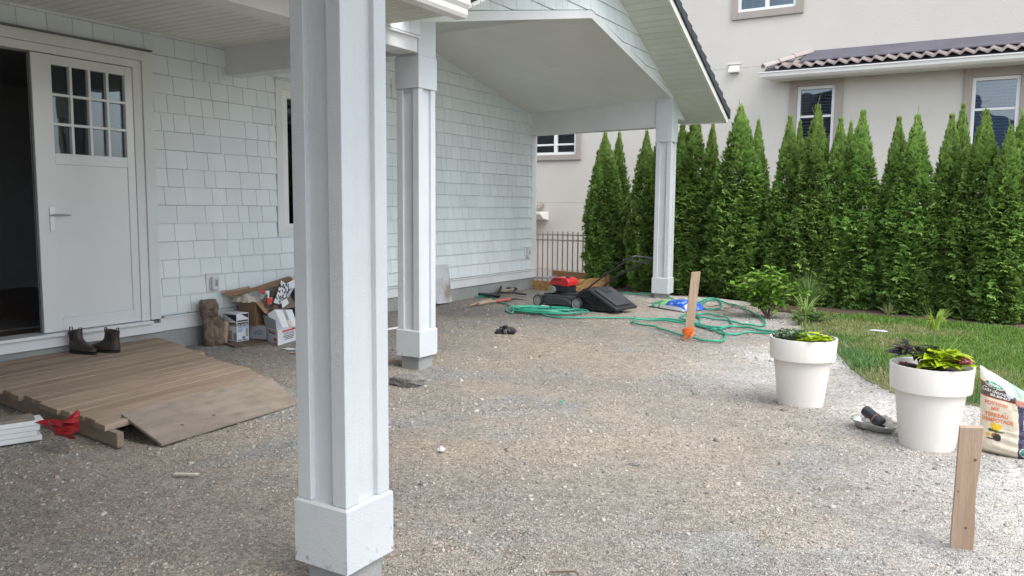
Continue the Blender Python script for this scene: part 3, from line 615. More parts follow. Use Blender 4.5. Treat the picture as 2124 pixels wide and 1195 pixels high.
def nwin(x0, x1, z0, z1, tl, tr, tb, tt, mull=None, sash=None, slat=True, slatx=None):
    mb = MB()
    for (a,b,c,d) in [(x0-tl,x0,z0-tb,z1+tt),(x1,x1+tr,z0-tb,z1+tt),(x0,x1,z1,z1+tt),(x0,x1,z0-tb,z0)]: mb.box((a,NY-.045,c),(b,NY-.001,d))
    wn = mb.build('window', M_nbtrim, nb_, bevel=.006)
    mb = MB(); f = .055
    for (a,b,c,d) in [(x0,x0+f,z0,z1),(x1-f,x1,z0,z1),(x0+f,x1-f,z1-f,z1),(x0+f,x1-f,z0,z0+f)]: mb.box((a,NY+.0,c),(b,NY+.10,d))
    if mull is not None: mb.box((mull-.035,NY+.004,z0+f),(mull+.035,NY+.09,z1-f))
    if sash is not None: mb.box((x0+f,NY+.03,sash-.02),(x1-f,NY+.08,sash+.02))
    mb.build('frame', M_vinyl, wn, bevel=.004)
    mb = MB(); mb.box((x0+f,NY+.05,z0+f),(x1-f,NY+.054,z1-f)); mb.build('pane', M_glass2, wn)
    if slat:
        mb = MB(); z = z0+.05; a, b = slatx or (x0+f, x1-f)
        while z < z1-.06: mb.prism([(a,NY+.12,z+.004),(a,NY+.165,z+.020),(a,NY+.165,z+.023),(a,NY+.12,z+.007)], (b-a,0,0)); z += .052
        for fx in (.2, .8): mb.box((a+(b-a)*fx-.002,NY+.14,z0+.05),(a+(b-a)*fx+.002,NY+.143,z1-.06))
        mb.build('blind', M_blind, wn)
nwin(-3.195,-2.545,2.13,3.56,.135,.135,.14,.14,sash=3.02)
nwin(-.42,.26,2.13,3.52,.12,.14,.14,.2,sash=3.0)
nwin(2.2,3.2,2.13,3.52,.12,.14,.14,.2)
nwin(-4.345,-3.285,5.0,6.05,.105,.13,.13,.13,mull=-3.81)
nwin(-9.0,-7.68,2.46,3.7,.12,.12,.115,.12,mull=-8.19,sash=2.68,slatx=(-8.13,-7.74))
# pent roof over the lower windows
x0, x1 = -3.72, 5.5
mb = MB(); mb.prism([(x0-.05,14.85,3.775),(x0-.03,14.86,3.70),(x0+.04,14.90,3.665),(x0+.08,14.99,3.655),(x0+.08,14.99,3.775)], (x1-x0,0,0)); mb.build('gutter', M_gut, nb_, bevel=.006)
mb = MB(); mb.prism([(x0-.055,14.835,3.765),(x0-.055,14.86,3.765),(x0-.055,14.86,3.785),(x0-.055,14.835,3.785)], (x1-x0,0,0)); mb.build('gutter_lip', M_gut, nb_)
mb = MB(); xx = x0+.15
while xx < x1: mb.box((xx,14.99,3.668),(min(xx+.145,x1),NY-.046,3.676)); xx += .15
mb.box((x0+.15,14.99,3.6765),(x1,NY-.046,3.69)); mb.build('soffit', M_soff, nb_)
mb = MB(); mb.prism([(x0+.02,14.93,3.80),(x0+.02,14.93,3.78),(x0+.02,NY-.001,3.78),(x0+.02,NY-.001,4.06)], (x1-x0,0,0)); mb.build('roof_deck', M_flash, nb_)
mb = MB(); mb.prism([(x0+.62,15.02,3.945),(x0+.72,NY-.003,4.165),(x0+.72,NY-.003,4.185),(x0+.62,15.02,3.965)], (x1-x0-.7,0,0)); mb.build('flashing', M_flash, nb_)
mb = MB(); N = 420; xs_ = np.linspace(x0+.22, x1, N)
def tz(x): u = (x/.19) % 1; return .026*math.sin(2*PI*u)+.007*math.sin(4*PI*u)+.004*math.sin(x*7)
for (ya, za, yb, zb_) in ((14.90,3.85,15.17,3.975),):
    R4 = [[(x, ya, za+tz(x)-.0) for x in xs_], [(x, ya, za+.022+tz(x)) for x in xs_], [(x, yb, zb_+.022+tz(x)) for x in xs_], [(x, yb, zb_+tz(x)) for x in xs_], [(x, ya, za+tz(x)) for x in xs_]]
    mb.rings(R4, cap=False, close=False)
mb.build('roof_tiles', M_tile, nb_, smooth=40)
pts = [np.array([x0+.02,14.88,3.86]), np.array([x0+.25,15.05,3.955]), np.array([x0+.48,15.22,4.05]), np.array([x0+.70,15.36,4.13])]
for i in range(3):
    a, b = pts[i], pts[i+1]+(pts[i+1]-pts[i])*.25; d = (b-a)/np.linalg.norm(b-a); sd_ = np.cross(d, [0,0,1]); sd_ /= np.linalg.norm(sd_); up = np.cross(sd_, d); mb = MB()
    ang = [PI*j/12 for j in range(13)]
    out = lambda c, r: [c+math.cos(t)*r*sd_+math.sin(t)*r*up*.9 for t in ang]
    mb.rings([out(a, .075), out(a, .09), out(b, .07), out(b, .06)], cap=False, close=False); mb.rings([out(a,.075), out(b,.055)], cap=False, close=False); mb.build('hip_tile', M_tilep, nb_, smooth=40)
mb = MB(); mb.prism([(-4.46,NY-.001,4.05),(-4.46,NY-.10,3.93),(-4.46,NY-.10,3.90),(-4.46,NY-.001,3.90)], (.19,0,0)); vt = mb.build('wall_vent', M_gut, nb_, bevel=.004)
mb = MB(); mb.box((-4.49,NY-.03,4.055),(-4.25,NY-.001,4.075)); mb.build('vent_hood', M_gut, vt)
# little tiled ledge at the far left
mb = MB(); mb.prism([(-9.6,NY-.38,1.18),(-9.6,NY-.38,1.235),(-9.6,NY-.001,1.235),(-9.6,NY-.001,1.05),(-9.6,NY-.25,1.09)], (1.27,0,0)); mb.build('ledge', M_vinyl, nb_, bevel=.01)
for i in range(5):
    mb = MB(); c = np.array([-8.50-.2*i, NY-.36, 1.27]); mb.rings([[c+np.array([math.cos(PI*j/8)*.07,0,math.sin(PI*j/8)*.06]) for j in range(9)], [c+np.array([math.cos(PI*j/8)*.07,.34,.10+math.sin(PI*j/8)*.06]) for j in range(9)]], cap=False, close=False); mb.build('ledge_tile', M_tile, nb_, smooth=60)

# ------------------------------------------------------------------ fences
def picket(name, xa, xb, y, mt, label, z0=-.05, zt=.89, rails=(.852,.755,.07), sp=.1, gap=0):
    t = thing(name, ((xa+xb)/2, y, 0), label, 'fence')
    for z in rails: mb = MB(); mb.box((xa,y-.012,z-.012),(xb,y+.012,z+.012)); mb.build('rail', mt, t)
    x = xa; k = 0; first = None
    while x < xb:
        mb = MB(); s_ = .008; mb.box((x-s_,y-s_-.002,z0),(x+s_,y+s_+.002,zt+(.02 if k % 2 == 0 else .02))); mb.build('picket', mt, t); x += sp; k += 1
    for x in (xa, xb): mb = MB(); mb.box((x-.03,y-.03,z0),(x+.03,y+.03,zt+.05)); mb.build('fence_post', mt, t)
    return t
picket('picket_fence', -8.3, -5.45, 12.55, M_fence, 'taupe steel picket fence between the white house corner and first cedar')
picket('picket_fence', -5.38, 2.3, 12.75, M_black, 'black steel picket fence behind the cedar hedge')

# ------------------------------------------------------------------ cedars
def frond_set(n, prof, H, seed, lobes=9, rmul=1., sc=1.):
    rs = np.random.RandomState(seed)
    z = H*(1-np.sqrt(rs.rand(n)*.97)*1.0); z = np.where(rs.rand(n) < .35, rs.rand(n)*H*.98, z)
    a = rs.rand(n)*2*PI
    R0 = np.interp(z/H, prof[0], prof[1])
    lump = .82+.42*vn(a*lobes/PI+seed, z*3.6, 1., seed)+.22*vn(a*3+seed*3, z*11, 1., seed+3)
    depth = 1-.62*rs.rand(n)**1.5
    rad = np.maximum(R0*lump*rmul-.035, .02)*depth
    pos = np.stack([rad*np.cos(a), rad*np.sin(a), z], 1)
    out = np.stack([np.cos(a), np.sin(a), np.zeros(n)], 1); tang = np.stack([-np.sin(a), np.cos(a), np.zeros(n)], 1); up = np.array([0,0,1.])
    k = 7; V = []; C = []; hz = rs.rand(n) < .55
    topf = np.clip((z/H-.62)/.38, 0, 1)
    size = (.062+.055*rs.rand(n))*sc*(1-.4*topf)
    upw = np.where(hz, .02+.35*rs.rand(n)+1.5*topf, .35+.7*rs.rand(n)+.9*topf)[:, None]
    dirn = out*(1.0-.55*topf[:, None])+up*upw+tang*rs.normal(0,.35,n)[:, None]; dirn /= np.linalg.norm(dirn, axis=1)[:, None]
    sidev = tang+up*(rs.normal(0,.28,n)+np.where(hz, topf, .9)*rs.normal(0,1.0,n))[:, None]+out*rs.normal(0,.3,n)[:, None]; sidev -= dirn*(sidev*dirn).sum(1)[:, None]; sidev /= np.linalg.norm(sidev, axis=1)[:, None]
    sidev *= np.sign((np.cross(sidev, dirn)*up).sum(1)+1e-9)[:, None]*-1
    nrm = np.cross(sidev, dirn)
    clump = vn(a*3+seed, z*5, 1., seed+5)
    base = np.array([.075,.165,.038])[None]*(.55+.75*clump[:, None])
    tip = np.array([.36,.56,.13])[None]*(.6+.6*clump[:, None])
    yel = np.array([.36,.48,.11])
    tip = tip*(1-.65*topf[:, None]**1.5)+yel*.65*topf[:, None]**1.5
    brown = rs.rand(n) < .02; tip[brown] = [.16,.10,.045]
    for j in range(k):
        f = (j-(k-1)/2)/((k-1)/2); ang = f*.85+rs.normal(0,.1,n)
        L_ = size*(1-.38*abs(f))*(.8+.4*rs.rand(n))
        d = dirn*np.cos(ang)[:, None]+sidev*np.sin(ang)[:, None]
        curl = up*(-L_*(.38*(1-topf)*np.where(hz, 1, .35)-.1*topf))[:, None]*(.7+.5*abs(f))
        sd_ = np.cross(d, nrm); wv = (L_*.15+.002)[:, None]
        b = pos+d*(L_*.12)[:, None]; m = pos+d*(L_*.6)[:, None]+curl*.3; t = pos+d*L_[:, None]+curl
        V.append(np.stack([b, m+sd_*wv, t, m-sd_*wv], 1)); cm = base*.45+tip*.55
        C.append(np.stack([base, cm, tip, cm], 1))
    # thin leader sprays standing up out of the tip
    m_ = 26; zt = H*(.86+.15*rs.rand(m_)); a2 = rs.rand(m_)*2*PI; r2 = .07*(1.02-zt/H)/.16*rs.rand(m_); b = np.stack([r2*np.cos(a2), r2*np.sin(a2), zt], 1)
    d2 = np.stack([np.cos(a2)*.35, np.sin(a2)*.35, np.ones(m_)], 1)+rs.normal(0,.15,(m_,3)); L2 = (.05+.09*rs.rand(m_))[:, None]; s2 = np.stack([-np.sin(a2+1), np.cos(a2+1), np.zeros(m_)], 1)*.006
    V.append(np.stack([b, b+d2*L2*.5+s2, b+d2*L2, b+d2*L2*.5-s2], 1)); y2 = yel[None]*(.7+.5*rs.rand(m_))[:, None]; C.append(np.stack([y2*.7, y2, y2, y2], 1))
    V = np.concatenate(V).reshape(-1, 3); C = np.concatenate(C).reshape(-1, 3)
    F = np.arange(len(V)).reshape(-1, 4)
    return V, F, C
PROF2 = ([0,.1,.3,.45,.57,.68,.8,.9,1],[.75,1,1,.88,.70,.56,.42,.25,.03])
PROF = ([0,.03,.15,.35,.55,.72,.85,.94,1],[.55,.85,1,1,.90,.66,.42,.2,.04])
CED = {}
def cedar_meshes(kind):
    if kind in CED: return CED[kind]
    sub = {0:[(0,0,1.)],4:[(0,0,1.)],1:[(-.10,.02,1.),(.13,-.02,.93)],2:[(-.11,0,.93),(.09,.03,1.)],3:[(-.14,.0,.95),(.0,.05,.9),(.14,0,1.)]}[kind]
    Vs, Cs, Fs, o = [], [], [], 0
    for i, (dx, dy, hs) in enumerate(sub):
        rr = .36 if len(sub) == 1 else .285 if len(sub) == 2 else .25
        V, F, C = frond_set(7600 if len(sub) == 1 else 5200, PROF2 if kind == 4 else PROF, 2.6*hs, 50+kind*7+i, rmul=rr)
        V = V+np.array([dx, dy, 0]); Vs.append(V); Cs.append(C); Fs.append(F+o); o += len(V)
    CED[kind] = (np.concatenate(Vs), np.concatenate(Fs), np.concatenate(Cs), sub); return CED[kind]
MESH = {}
def cedar(x, y, H, kind, rot, wid, label):
    t = thing('cedar_tree', (x, y, 0), label, 'tree', 'cedars in the hedge row'); s = H/2.6
    if kind not in MESH:
        V, F, C, sub = cedar_meshes(kind); ORG['_tmp'] = (0,0,0)
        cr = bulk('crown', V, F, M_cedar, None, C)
        mb = MB()
        for dx, dy, hs in sub:
            mb.tube([(dx*.2,dy*.2,-.1),(dx*.6,dy,.5),(dx,dy,1.4*hs),(dx,dy,2.35*hs)], [.05,.04,.025,.006], 8)
            R = random.Random(kind)
            for i in range(26):
                z = .25+2.0*hs*i/26; a = i*2.4; r = .2*(1-z/2.8); mb.tube([(dx,dy,z),(dx+r*.6*math.cos(a),dy+r*.6*math.sin(a),z+.10),(dx+r*math.cos(a),dy+r*math.sin(a),z+.24)], [.012,.008,.003], 5)
        tr = mb.build('trunk', M_bark, None, smooth=60); MESH[kind] = (cr, tr)
    else: cr, tr = [o.copy() for o in MESH[kind]]; COL.objects.link(cr); COL.objects.link(tr)
    for o in (cr, tr): o.parent = t; o.location = (0,0,0); o.scale = (s*wid, s*wid, s); o.rotation_euler = (0,0,rot)
    return t
trees = [ # px of tip, py of tip, depth, kind, rotation, width, label
 (1256,262,12.2,0,.3,.84,'leftmost cedar, standing alone beside the taupe fence behind the mower'),
 (1285,262,12.55,0,2.2,.60,'thin cedar half hidden behind the leftmost cedar'),
 (1342,266,12.1,0,1.2,.72,'narrow pointed cedar left of the far white post, behind the mower handle'),
 (1368,262,12.4,0,4.0,.6,'cedar hidden mostly by the far white post'),
 (1432,222,12.0,2,.2,.92,'broad cedar just right of the far white post, under the roof corner'),
 (1479,248,12.3,0,1.9,.56,'thin cedar behind and right of the cedar under the roof corner'),
 (1538,214,11.9,0,5.1,.98,'tall pointed cedar right of the roof corner, above the leafy green shrub'),
 (1574,244,12.25,0,.9,.62,'slim cedar between the tall pointed cedar and the first tall window'),
 (1640,234,11.8,4,.1,0.78,'cedar in front of the left edge of the first tall window'),
 (1660,246,12.0,4,2.1,0.59,'short cedar tip between the two taller tips at the first tall window'),
 (1697,211,11.65,4,2.9,0.85,'bright-tipped cedar standing in front of the first tall window'),
 (1745,238,11.7,4,.2,0.78,'blunt cedar just right of the first tall window'),
 (1766,246,11.9,4,5.2,0.57,'short cedar wedged between the blunt cedar and the feathery one'),
 (1791,222,11.7,4,3.7,0.87,'cedar with a pale feathery tip, left of the gap between the tall windows'),
 (1866,236,11.8,4,.5,0.74,'pointed cedar midway between the two tall windows, left of the ragged one'),
 (1905,231,11.5,4,4.4,0.93,'cedar with a ragged flat tip behind the right planter'),
 (1976,230,11.6,4,.4,0.78,'cedar at the left edge of the right-hand tall window'),
 (1999,208,11.75,4,1.6,0.64,'spindly cedar tip poking up beside the right-hand window frame'),
 (2046,221,11.4,4,2.5,0.93,'full cedar in front of the right-hand tall window'),
 (2116,228,11.2,2,.7,1.0,'rightmost cedar, cut by the picture edge'),
]
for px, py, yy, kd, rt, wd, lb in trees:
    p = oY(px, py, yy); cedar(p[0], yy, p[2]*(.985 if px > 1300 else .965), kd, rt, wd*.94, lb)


# ------------------------------------------------------------------ shrub, ornamental grass and small plants
def leaf_faces(V, F, C, base, d, nrm, Lg, Wd, col, fold=.25, droop=.2, lobes=False):
    d = np.array(d, float); d /= np.linalg.norm(d); nrm = np.array(nrm, float); nrm -= d*(d@nrm); nrm /= np.linalg.norm(nrm)+1e-9; s_ = np.cross(d, nrm); o = len(V)
    prof = [(0,0.04),(.18,.62),(.42,1.),(.7,.7),(1,0.02)] if not lobes else [(0,.1),(.05,.9),(.3,1.1),(.6,.7),(1,.02)]
    for t, wd in prof:
        c = base+d*Lg*t-nrm*Lg*droop*t*t
        V += [c-s_*Wd*.5*wd+nrm*Wd*fold*wd, c, c+s_*Wd*.5*wd+nrm*Wd*fold*wd]; C += [col]*3
    for i in range(len(prof)-1):
        a = o+i*3; F += [(a,a+1,a+4,a+3),(a+1,a+2,a+5,a+4)]
def rnd_dir(R, up=.3):
    a = R.uniform(0, 2*PI); z = R.uniform(-.3, 1)+up; return np.array([math.cos(a), math.sin(a), z])
def shrub(c, rx, rz, n, Lg, seed, cols, name, label, cat, Wr=.55, stems=14):
    R = random.Random(seed); c = np.array(c, float); t = thing(name, c, label, cat); V, F, C = [], [], []; mb = MB()
    for i in range(stems):
        a = R.uniform(0, 2*PI); q = R.uniform(.2, .95)
        e = c+np.array([math.cos(a)*rx*q, math.sin(a)*rx*q, rz*R.uniform(.7, 1.0)*(1-.35*q*q)]); m_ = c+(e-c)*.5+np.array([0,0,.08*rz]); mb.tube([c, m_, e], [.007,.005,.003], 5)
        for k in range(n//stems):
            u = R.uniform(.25, 1.05); b = c*(1-u)**2+2*u*(1-u)*m_+e*u*u if u <= 1 else e
            a2 = R.uniform(0, 2*PI); d = np.array([math.cos(a2), math.sin(a2), R.uniform(-.15,.7)]); cc = R.choice(cols); f = R.uniform(.75,1.2)
            leaf_faces(V, F, C, b+d*.02, d, np.array([R.uniform(-.4,.4),R.uniform(-.4,.4),1]), Lg*R.uniform(.6,1.15), Lg*Wr*R.uniform(.8,1.1), tuple(x*f for x in cc), .18, R.uniform(.1,.45))
    mb.build('stems', M_bark, t); mesh_obj('foliage', V, F, M_leaf, t, colors=C, smooth=180); return t
shrub((-2.30,9.95,.0), .46, .66, 620, .105, 5, [(.16,.33,.035),(.20,.38,.05),(.12,.26,.03),(.26,.42,.07)], 'leafy_shrub', 'bright green broad-leaved shrub between the gravel and the hedge', 'shrub')
shrub((-2.9,11.35,.0), .26, .42, 260, .05, 15, [(.12,.22,.05),(.16,.24,.08)], 'small_shrub', 'small dull green bush at the foot of the hedge left of the bright shrub', 'shrub')
shrub((-1.75,9.7,.0), .30, .16, 240, .06, 16, [(.09,.19,.05),(.12,.22,.05)], 'ground_plant', 'low green plant spreading at the corner of the lawn', 'plant')
def tuft(c, n, h, spread, wd, seed, cols, name, label, cat, droop=.6, top_=True, parent=None):
    R = random.Random(seed); c = np.array(c, float); V, F, C = [], [], []
    for i in range(n):
        a = R.uniform(0, 2*PI); hh_ = h*R.uniform(.5, 1.1); sp_ = spread*R.uniform(.1, 1); d = np.array([math.cos(a), math.sin(a), 0]); s_ = np.array([-d[1], d[0], 0]); o = len(V); cc = R.choice(cols); f = R.uniform(.7,1.25); kk = 6
        dr = droop*R.random()
        for j in range(kk+1):
            u = j/kk; pnt = c+d*(.02+sp_*u**1.6)+np.array([0,0,hh_*(u-dr*u**3)]); ww = wd*(1-u**2)*.5+.0004
            V += [pnt-s_*ww, pnt+s_*ww]; C += [tuple(x*f for x in cc)]*2
        for j in range(kk): F.append((o+2*j, o+2*j+1, o+2*j+3, o+2*j+2))
    if parent: return mesh_obj('blades', V, F, M_leaf, parent, colors=C, smooth=180)
    o = mesh_obj(name, V, F, M_leaf, None, colors=C, smooth=180); top(o); return tag(o, label, cat)
tuft((-1.98,10.75,.02), 260, .62, .32, .006, 3, [(.16,.28,.07),(.22,.33,.10),(.12,.22,.06)], 'ornamental_grass', 'tall wispy ornamental grass behind the bright green shrub', 'grass clump', .5)
tuft((-1.05,10.85,.02), 60, .22, .18, .006, 31, [(.2,.26,.09),(.3,.3,.14)], 'weed_clump', 'thin weeds at the hedge foot above the left planter', 'weeds', .5)

# ------------------------------------------------------------------ planters
def planter(cx, cy_, label, h=.475, rt=.222, rb=.142):
    t = thing('planter', (cx, cy_, 0), label, 'planter', 'ivory planters'); hb_ = h-.145
    mb = MB(); mb.lathe([(0,-.04),(rb,-.04),(rt-.032, hb_+.009),(rt-.030,hb_+.01)], (cx,cy_,0), 72); mb.build('pot_body', M_pot, t, smooth=25)
    mb = MB(); mb.lathe([(rt-.034,hb_-.001),(rt-.010,hb_-.001),(rt-.008,hb_+.002),(rt-.001,h-.003),(rt-.002,h),(rt-.010,h),(rt-.013,h-.004),(rt-.036,h-.14)], (cx,cy_,0), 72); mb.build('rim_band', M_pot, t, smooth=25)
    mb = MB(); V = []; n = 40
    rg = [[(cx+r*math.cos(2*PI*j/n), cy_+r*math.sin(2*PI*j/n), h-.045+.02*vn(r*9+cx, j*.7, 1)) for j in range(n)] for r in (.001,.06,.12,.17,rt-.025)]
    mb.rings(rg, cap=False); mb.build('soil', M_pots, t, smooth=180)
    return t
P1 = np.array([-1.065, 5.66, 0]); P2 = np.array([-.25, 5.10, 0])
planter(P1[0], P1[1], 'ivory plastic planter on the left, sunk into gravel and nearer the hose')
planter(P2[0], P2[1], 'ivory plastic planter on the right, beside the potting mix sack', h=.47, rt=.220)
def leafy(c, n, r, Lg, Wd, cols, seed, name, label, cat, up=.2, lobes=False, hgt=.1):
    R = random.Random(seed); c = np.array(c, float); V, F, C = [], [], []
    for i in range(n):
        a = R.uniform(0, 2*PI); q = r*math.sqrt(R.random()); b = c+np.array([math.cos(a)*q, math.sin(a)*q, R.uniform(0, hgt)*(1-.5*q/r)]); a2 = a+R.uniform(-.8,.8); cc = R.choice(cols); f = R.uniform(.8,1.2)
        leaf_faces(V, F, C, b, np.array([math.cos(a2), math.sin(a2), R.uniform(-.1,.5)+up*.3]), np.array([R.uniform(-.4,.4),R.uniform(-.4,.4),1]), Lg*R.uniform(.7,1.1), Wd*R.uniform(.8,1.1), tuple(x*f for x in cc), .15, R.uniform(.1,.5), lobes)
    for i in range(6):                                   # short stems down to the soil
        pass
    for i in range(len(V)):                              # leaves resting inside or over the rim, not through it
        v = V[i]; q_ = np.hypot(v[0]-PC[0], v[1]-PC[1])
        if q_ > .198 and v[2] < .490: V[i] = np.array([v[0], v[1], .490+.3*(.490-v[2])*0])
        elif v[2] < .440: V[i] = np.array([v[0], v[1], .440])
    o = mesh_obj(name, V, F, M_leaf, None, colors=C, smooth=180); top(o); return tag(o, label, cat)
lime = [(.42,.55,.02),(.50,.62,.03),(.36,.48,.02)]
def spike(c, h, seed, n, name, label, spread=.12, wd=.012, cols=((.22,.34,.08),(.30,.42,.12)), stem=True):
    c = np.array(c, float); t = thing(name, c, label, 'plant'); e = c+np.array([.01,0,h*.55])
    mb = MB(); mb.tube([c, c+(e-c)*.5+[.006,0,0], e], [.006,.005,.004], 6); mb.build('stem', M_leaf if False else M_stem, t, smooth=60)
    tuft(e, n, h*.45, spread, wd, seed, cols, '', '', '', .9, parent=t)
    tuft(c, n//2, h*.35, spread, wd, seed+1, cols, '', '', '', .8, parent=t); return t
M_stem = mat('green stem', (.16,.24,.06), (.12,.18,.05), .6)
PC = P1; b = P1+[0,0,.440]
leafy(b+[.075,-.075,.02], 60, .085, .075, .07, lime, 61, 'sweet_potato_vine', 'lime green broad leaves at the front of the left planter', 'plant', lobes=True, hgt=.05)
leafy(b+[-.065,-.04,.01], 420, .105, .034, .022, [(.06,.13,.05),(.08,.17,.07),(.05,.10,.04)], 62, 'small_leaf_plant', 'dark green small-leaved plant in the left planter', 'plant', hgt=.10)
leafy(b+[.015,-.06,.03], 5, .03, .085, .07, [(.30,.36,.34),(.26,.33,.31)], 63, 'grey_leaf_plant', 'pale grey-green leaf in the left planter', 'plant', hgt=.03)
spike(b+[-.01,.05,0], .34, 64, 40, 'spike_plant', 'tall spiky green plant with arching blades in the left planter', .13)
leafy(b+[.12,.07,.02], 12, .05, .05, .03, [(.06,.035,.02),(.08,.04,.02)], 65, 'bronze_plant', 'brown-leaved sprig at the back of the left planter', 'plant', hgt=.05)
PC = P2; b = P2+[0,0,.435]
leafy(b+[.055,-.07,.04], 70, .085, .095, .085, lime, 71, 'sweet_potato_vine', 'lime yellow broad leaves in the right planter, beside the pink flowers', 'plant', lobes=True, hgt=.11)
leafy(b+[-.085,.0,.07], 64, .08, .10, .035, [(.025,.012,.022),(.04,.02,.03),(.02,.012,.018)], 72, 'dark_leaf_plant', 'blackish purple spiky leaves in the right planter', 'plant', hgt=.09)
leafy(b+[-.12,-.09,.035], 5, .025, .04, .035, [(.22,.04,.08)], 76, 'red_leaf_plant', 'small red-veined leaf at the left rim of the right planter', 'plant', hgt=.03)
leafy(b+[-.02,-.12,.035], 7, .035, .06, .05, [(.14,.22,.16),(.28,.34,.34)], 73, 'grey_leaf_plant', 'grey-green leaves at the front rim of the right planter', 'plant', hgt=.03)
spike(b+[-.01,.03,0], .42, 74, 34, 'spike_plant', 'yellow-tipped spiky plant with a tall stem in the right planter', .10, cols=((.34,.46,.06),(.26,.40,.08),(.42,.50,.08)))
leafy(b+[.145,-.10,.075], 130, .05, .022, .02, [(.55,.10,.22),(.62,.22,.34),(.40,.05,.12)], 75, 'pink_flower', 'pink flower cluster at the right rim of the right planter', 'flower', hgt=.035)
tuft(b+[.04,.05,0], 40, .22, .18, .009, 77, [(.24,.38,.08),(.30,.44,.1)], 'spike_plant', 'short slanting green blades behind the lime leaves in the right planter', 'plant', .3)

# ------------------------------------------------------------------ lettering
INKS = {}
def lettering(parent, txt, o, ux, uy, hgt, mt, name='lettering', bold=0., width=None, warp=None, shear=0.):
    cu = bpy.data.curves.new('t', 'FONT'); cu.body = txt; cu.size = 1; cu.offset = bold; cu.shear = shear
    ob = bpy.data.objects.new('t', cu); COL.objects.link(ob); dg = bpy.context.evaluated_depsgraph_get(); me = ob.evaluated_get(dg).to_mesh()
    V = [v.co.copy() for v in me.vertices]; F = [tuple(p.vertices) for p in me.polygons]; ob.evaluated_get(dg).to_mesh_clear(); bpy.data.objects.remove(ob)
    xs2 = [v.x for v in V]; x0, x1 = min(xs2), max(xs2); ys2 = [v.y for v in V]; h0, h1 = min(ys2), max(ys2); k = hgt/(.73 if h1-h0 < .5 else h1-h0); kx = width/(x1-x0) if width else k
    o, ux, uy = [np.array(a, float) for a in (o, ux, uy)]; nn = np.cross(ux, uy)
    if warp: P = [warp((v.x-x0)*kx, (v.y-min(0,h0))*k) for v in V]
    else: P = [o+ux*((v.x-x0)*kx)+uy*((v.y)*k)+nn*.0015 for v in V]
    return mesh_obj(name, P, F, mt, parent)
def unit(a): a = np.array(a, float); return a/np.linalg.norm(a)
def carton(name, L_, Fr, Rt, h, mt, label, cat='box', z=0., group=None, open_=False, lean=(0,0)):
    L_, Fr, Rt = [np.array([*p[:2], z], float) for p in (L_, Fr, Rt)]; B = L_+Rt-Fr; up = np.array([lean[0], lean[1], h])
    t = thing(name, (L_+Rt)/2, label, cat, group); mb = MB()
    if not open_: mb.hexa([Fr,Rt,B,L_],[Fr+up,Rt+up,B+up,L_+up])
    else:
        q = .006
        for a, b in ((Fr,Rt),(Rt,B),(B,L_),(L_,Fr)):
            i = unit(np.cross([0,0,1], b-a))*q; e = unit(b-a)*q; mb.hexa([a,b,b+i-e,a+i+e],[a+up,b+up,b+up+i-e,a+up+i+e])
        mb.prism([Fr+[0,0,.004],Rt+[0,0,.004],B+[0,0,.004],L_+[0,0,.004]], (0,0,.004))
    mb.build('carton', mt, t, bevel=.002); t['_'] = 0; del t['_']
    return t, L_, Fr, Rt, B, up
def patch(parent, o, ux, uy, pts, mt, name='print', off=.001):
    o, ux, uy = [np.array(a, float) for a in (o, ux, uy)]; nn = unit(np.cross(ux, uy)); return MB().add([o+ux*a+uy*b+nn*off for a, b in pts], [tuple(range(len(pts)))]).build(name, mt, parent)
R4 = lambda a,b,c,d: [(a,b),(c,b),(c,d),(a,d)]

# ------------------------------------------------------------------ timber platform, ramp, trim stack
O = np.array([-4.155, 2.541, 0.]); U = unit([-.994,.108,0]); Vd = unit([.108*-1,.994,0])
deck = thing('timber_platform', (-5.3, 3.2, 0), 'low weathered wooden platform of side by side boards below the white door', 'platform')
R = random.Random(9); u = 0; k = 0
while u < 2.33:
    wd = .138; b0 = R.uniform(-.02,.02)+(-.05 if u > 1.3 else 0); b1 = 1.37+.43*min(1, u/2.25)+R.uniform(-.03,.03); zt = .122+R.uniform(-.003,.003)
    mb = MB(); fq = R.uniform(.80,1.08); mb.col = (fq, fq*R.uniform(.975,1.01), fq*R.uniform(.94,1.0))
    c = [O+U*u+Vd*b0, O+U*(u+wd-.013)+Vd*b0, O+U*(u+wd-.013)+Vd*b1, O+U*u+Vd*b1]
    mb.hexa([p+[0,0,zt-.036] for p in c], [p+[0,0,zt] for p in c]); mb.build('board', M_deck, deck, bevel=.005); u += wd; k += 1
for v in (.045, .70, 1.30):
    mb = MB(); mb.col = (.8,.8,.8); a = O+U*-.09+Vd*v; b = O+U*2.3+Vd*v; mb.bar(a+[0,0,.043], b+[0,0,.043], .04, .082); mb.build('joist', M_deck, deck, bevel=.004)
ra, rb_ = g(251,863.6,.128), g(556,784.4,.128); rc, rd = g(334.7,926,.0), g(622,838.5,.0)
mb = MB(); mb.hexa([rc+[0,0,.0], rd+[0,0,.0], rb_-[0,0,.0], ra-[0,0,.0]], [rc+[0,0,.017], rd+[0,0,.017], rb_+[0,0,.017], ra+[0,0,.017]])
ramp = mb.build('plywood_ramp', M_ply, bevel=.002); top(ramp); tag(ramp, 'weathered plywood sheet leaning as a ramp on the platform edge', 'plywood sheet')
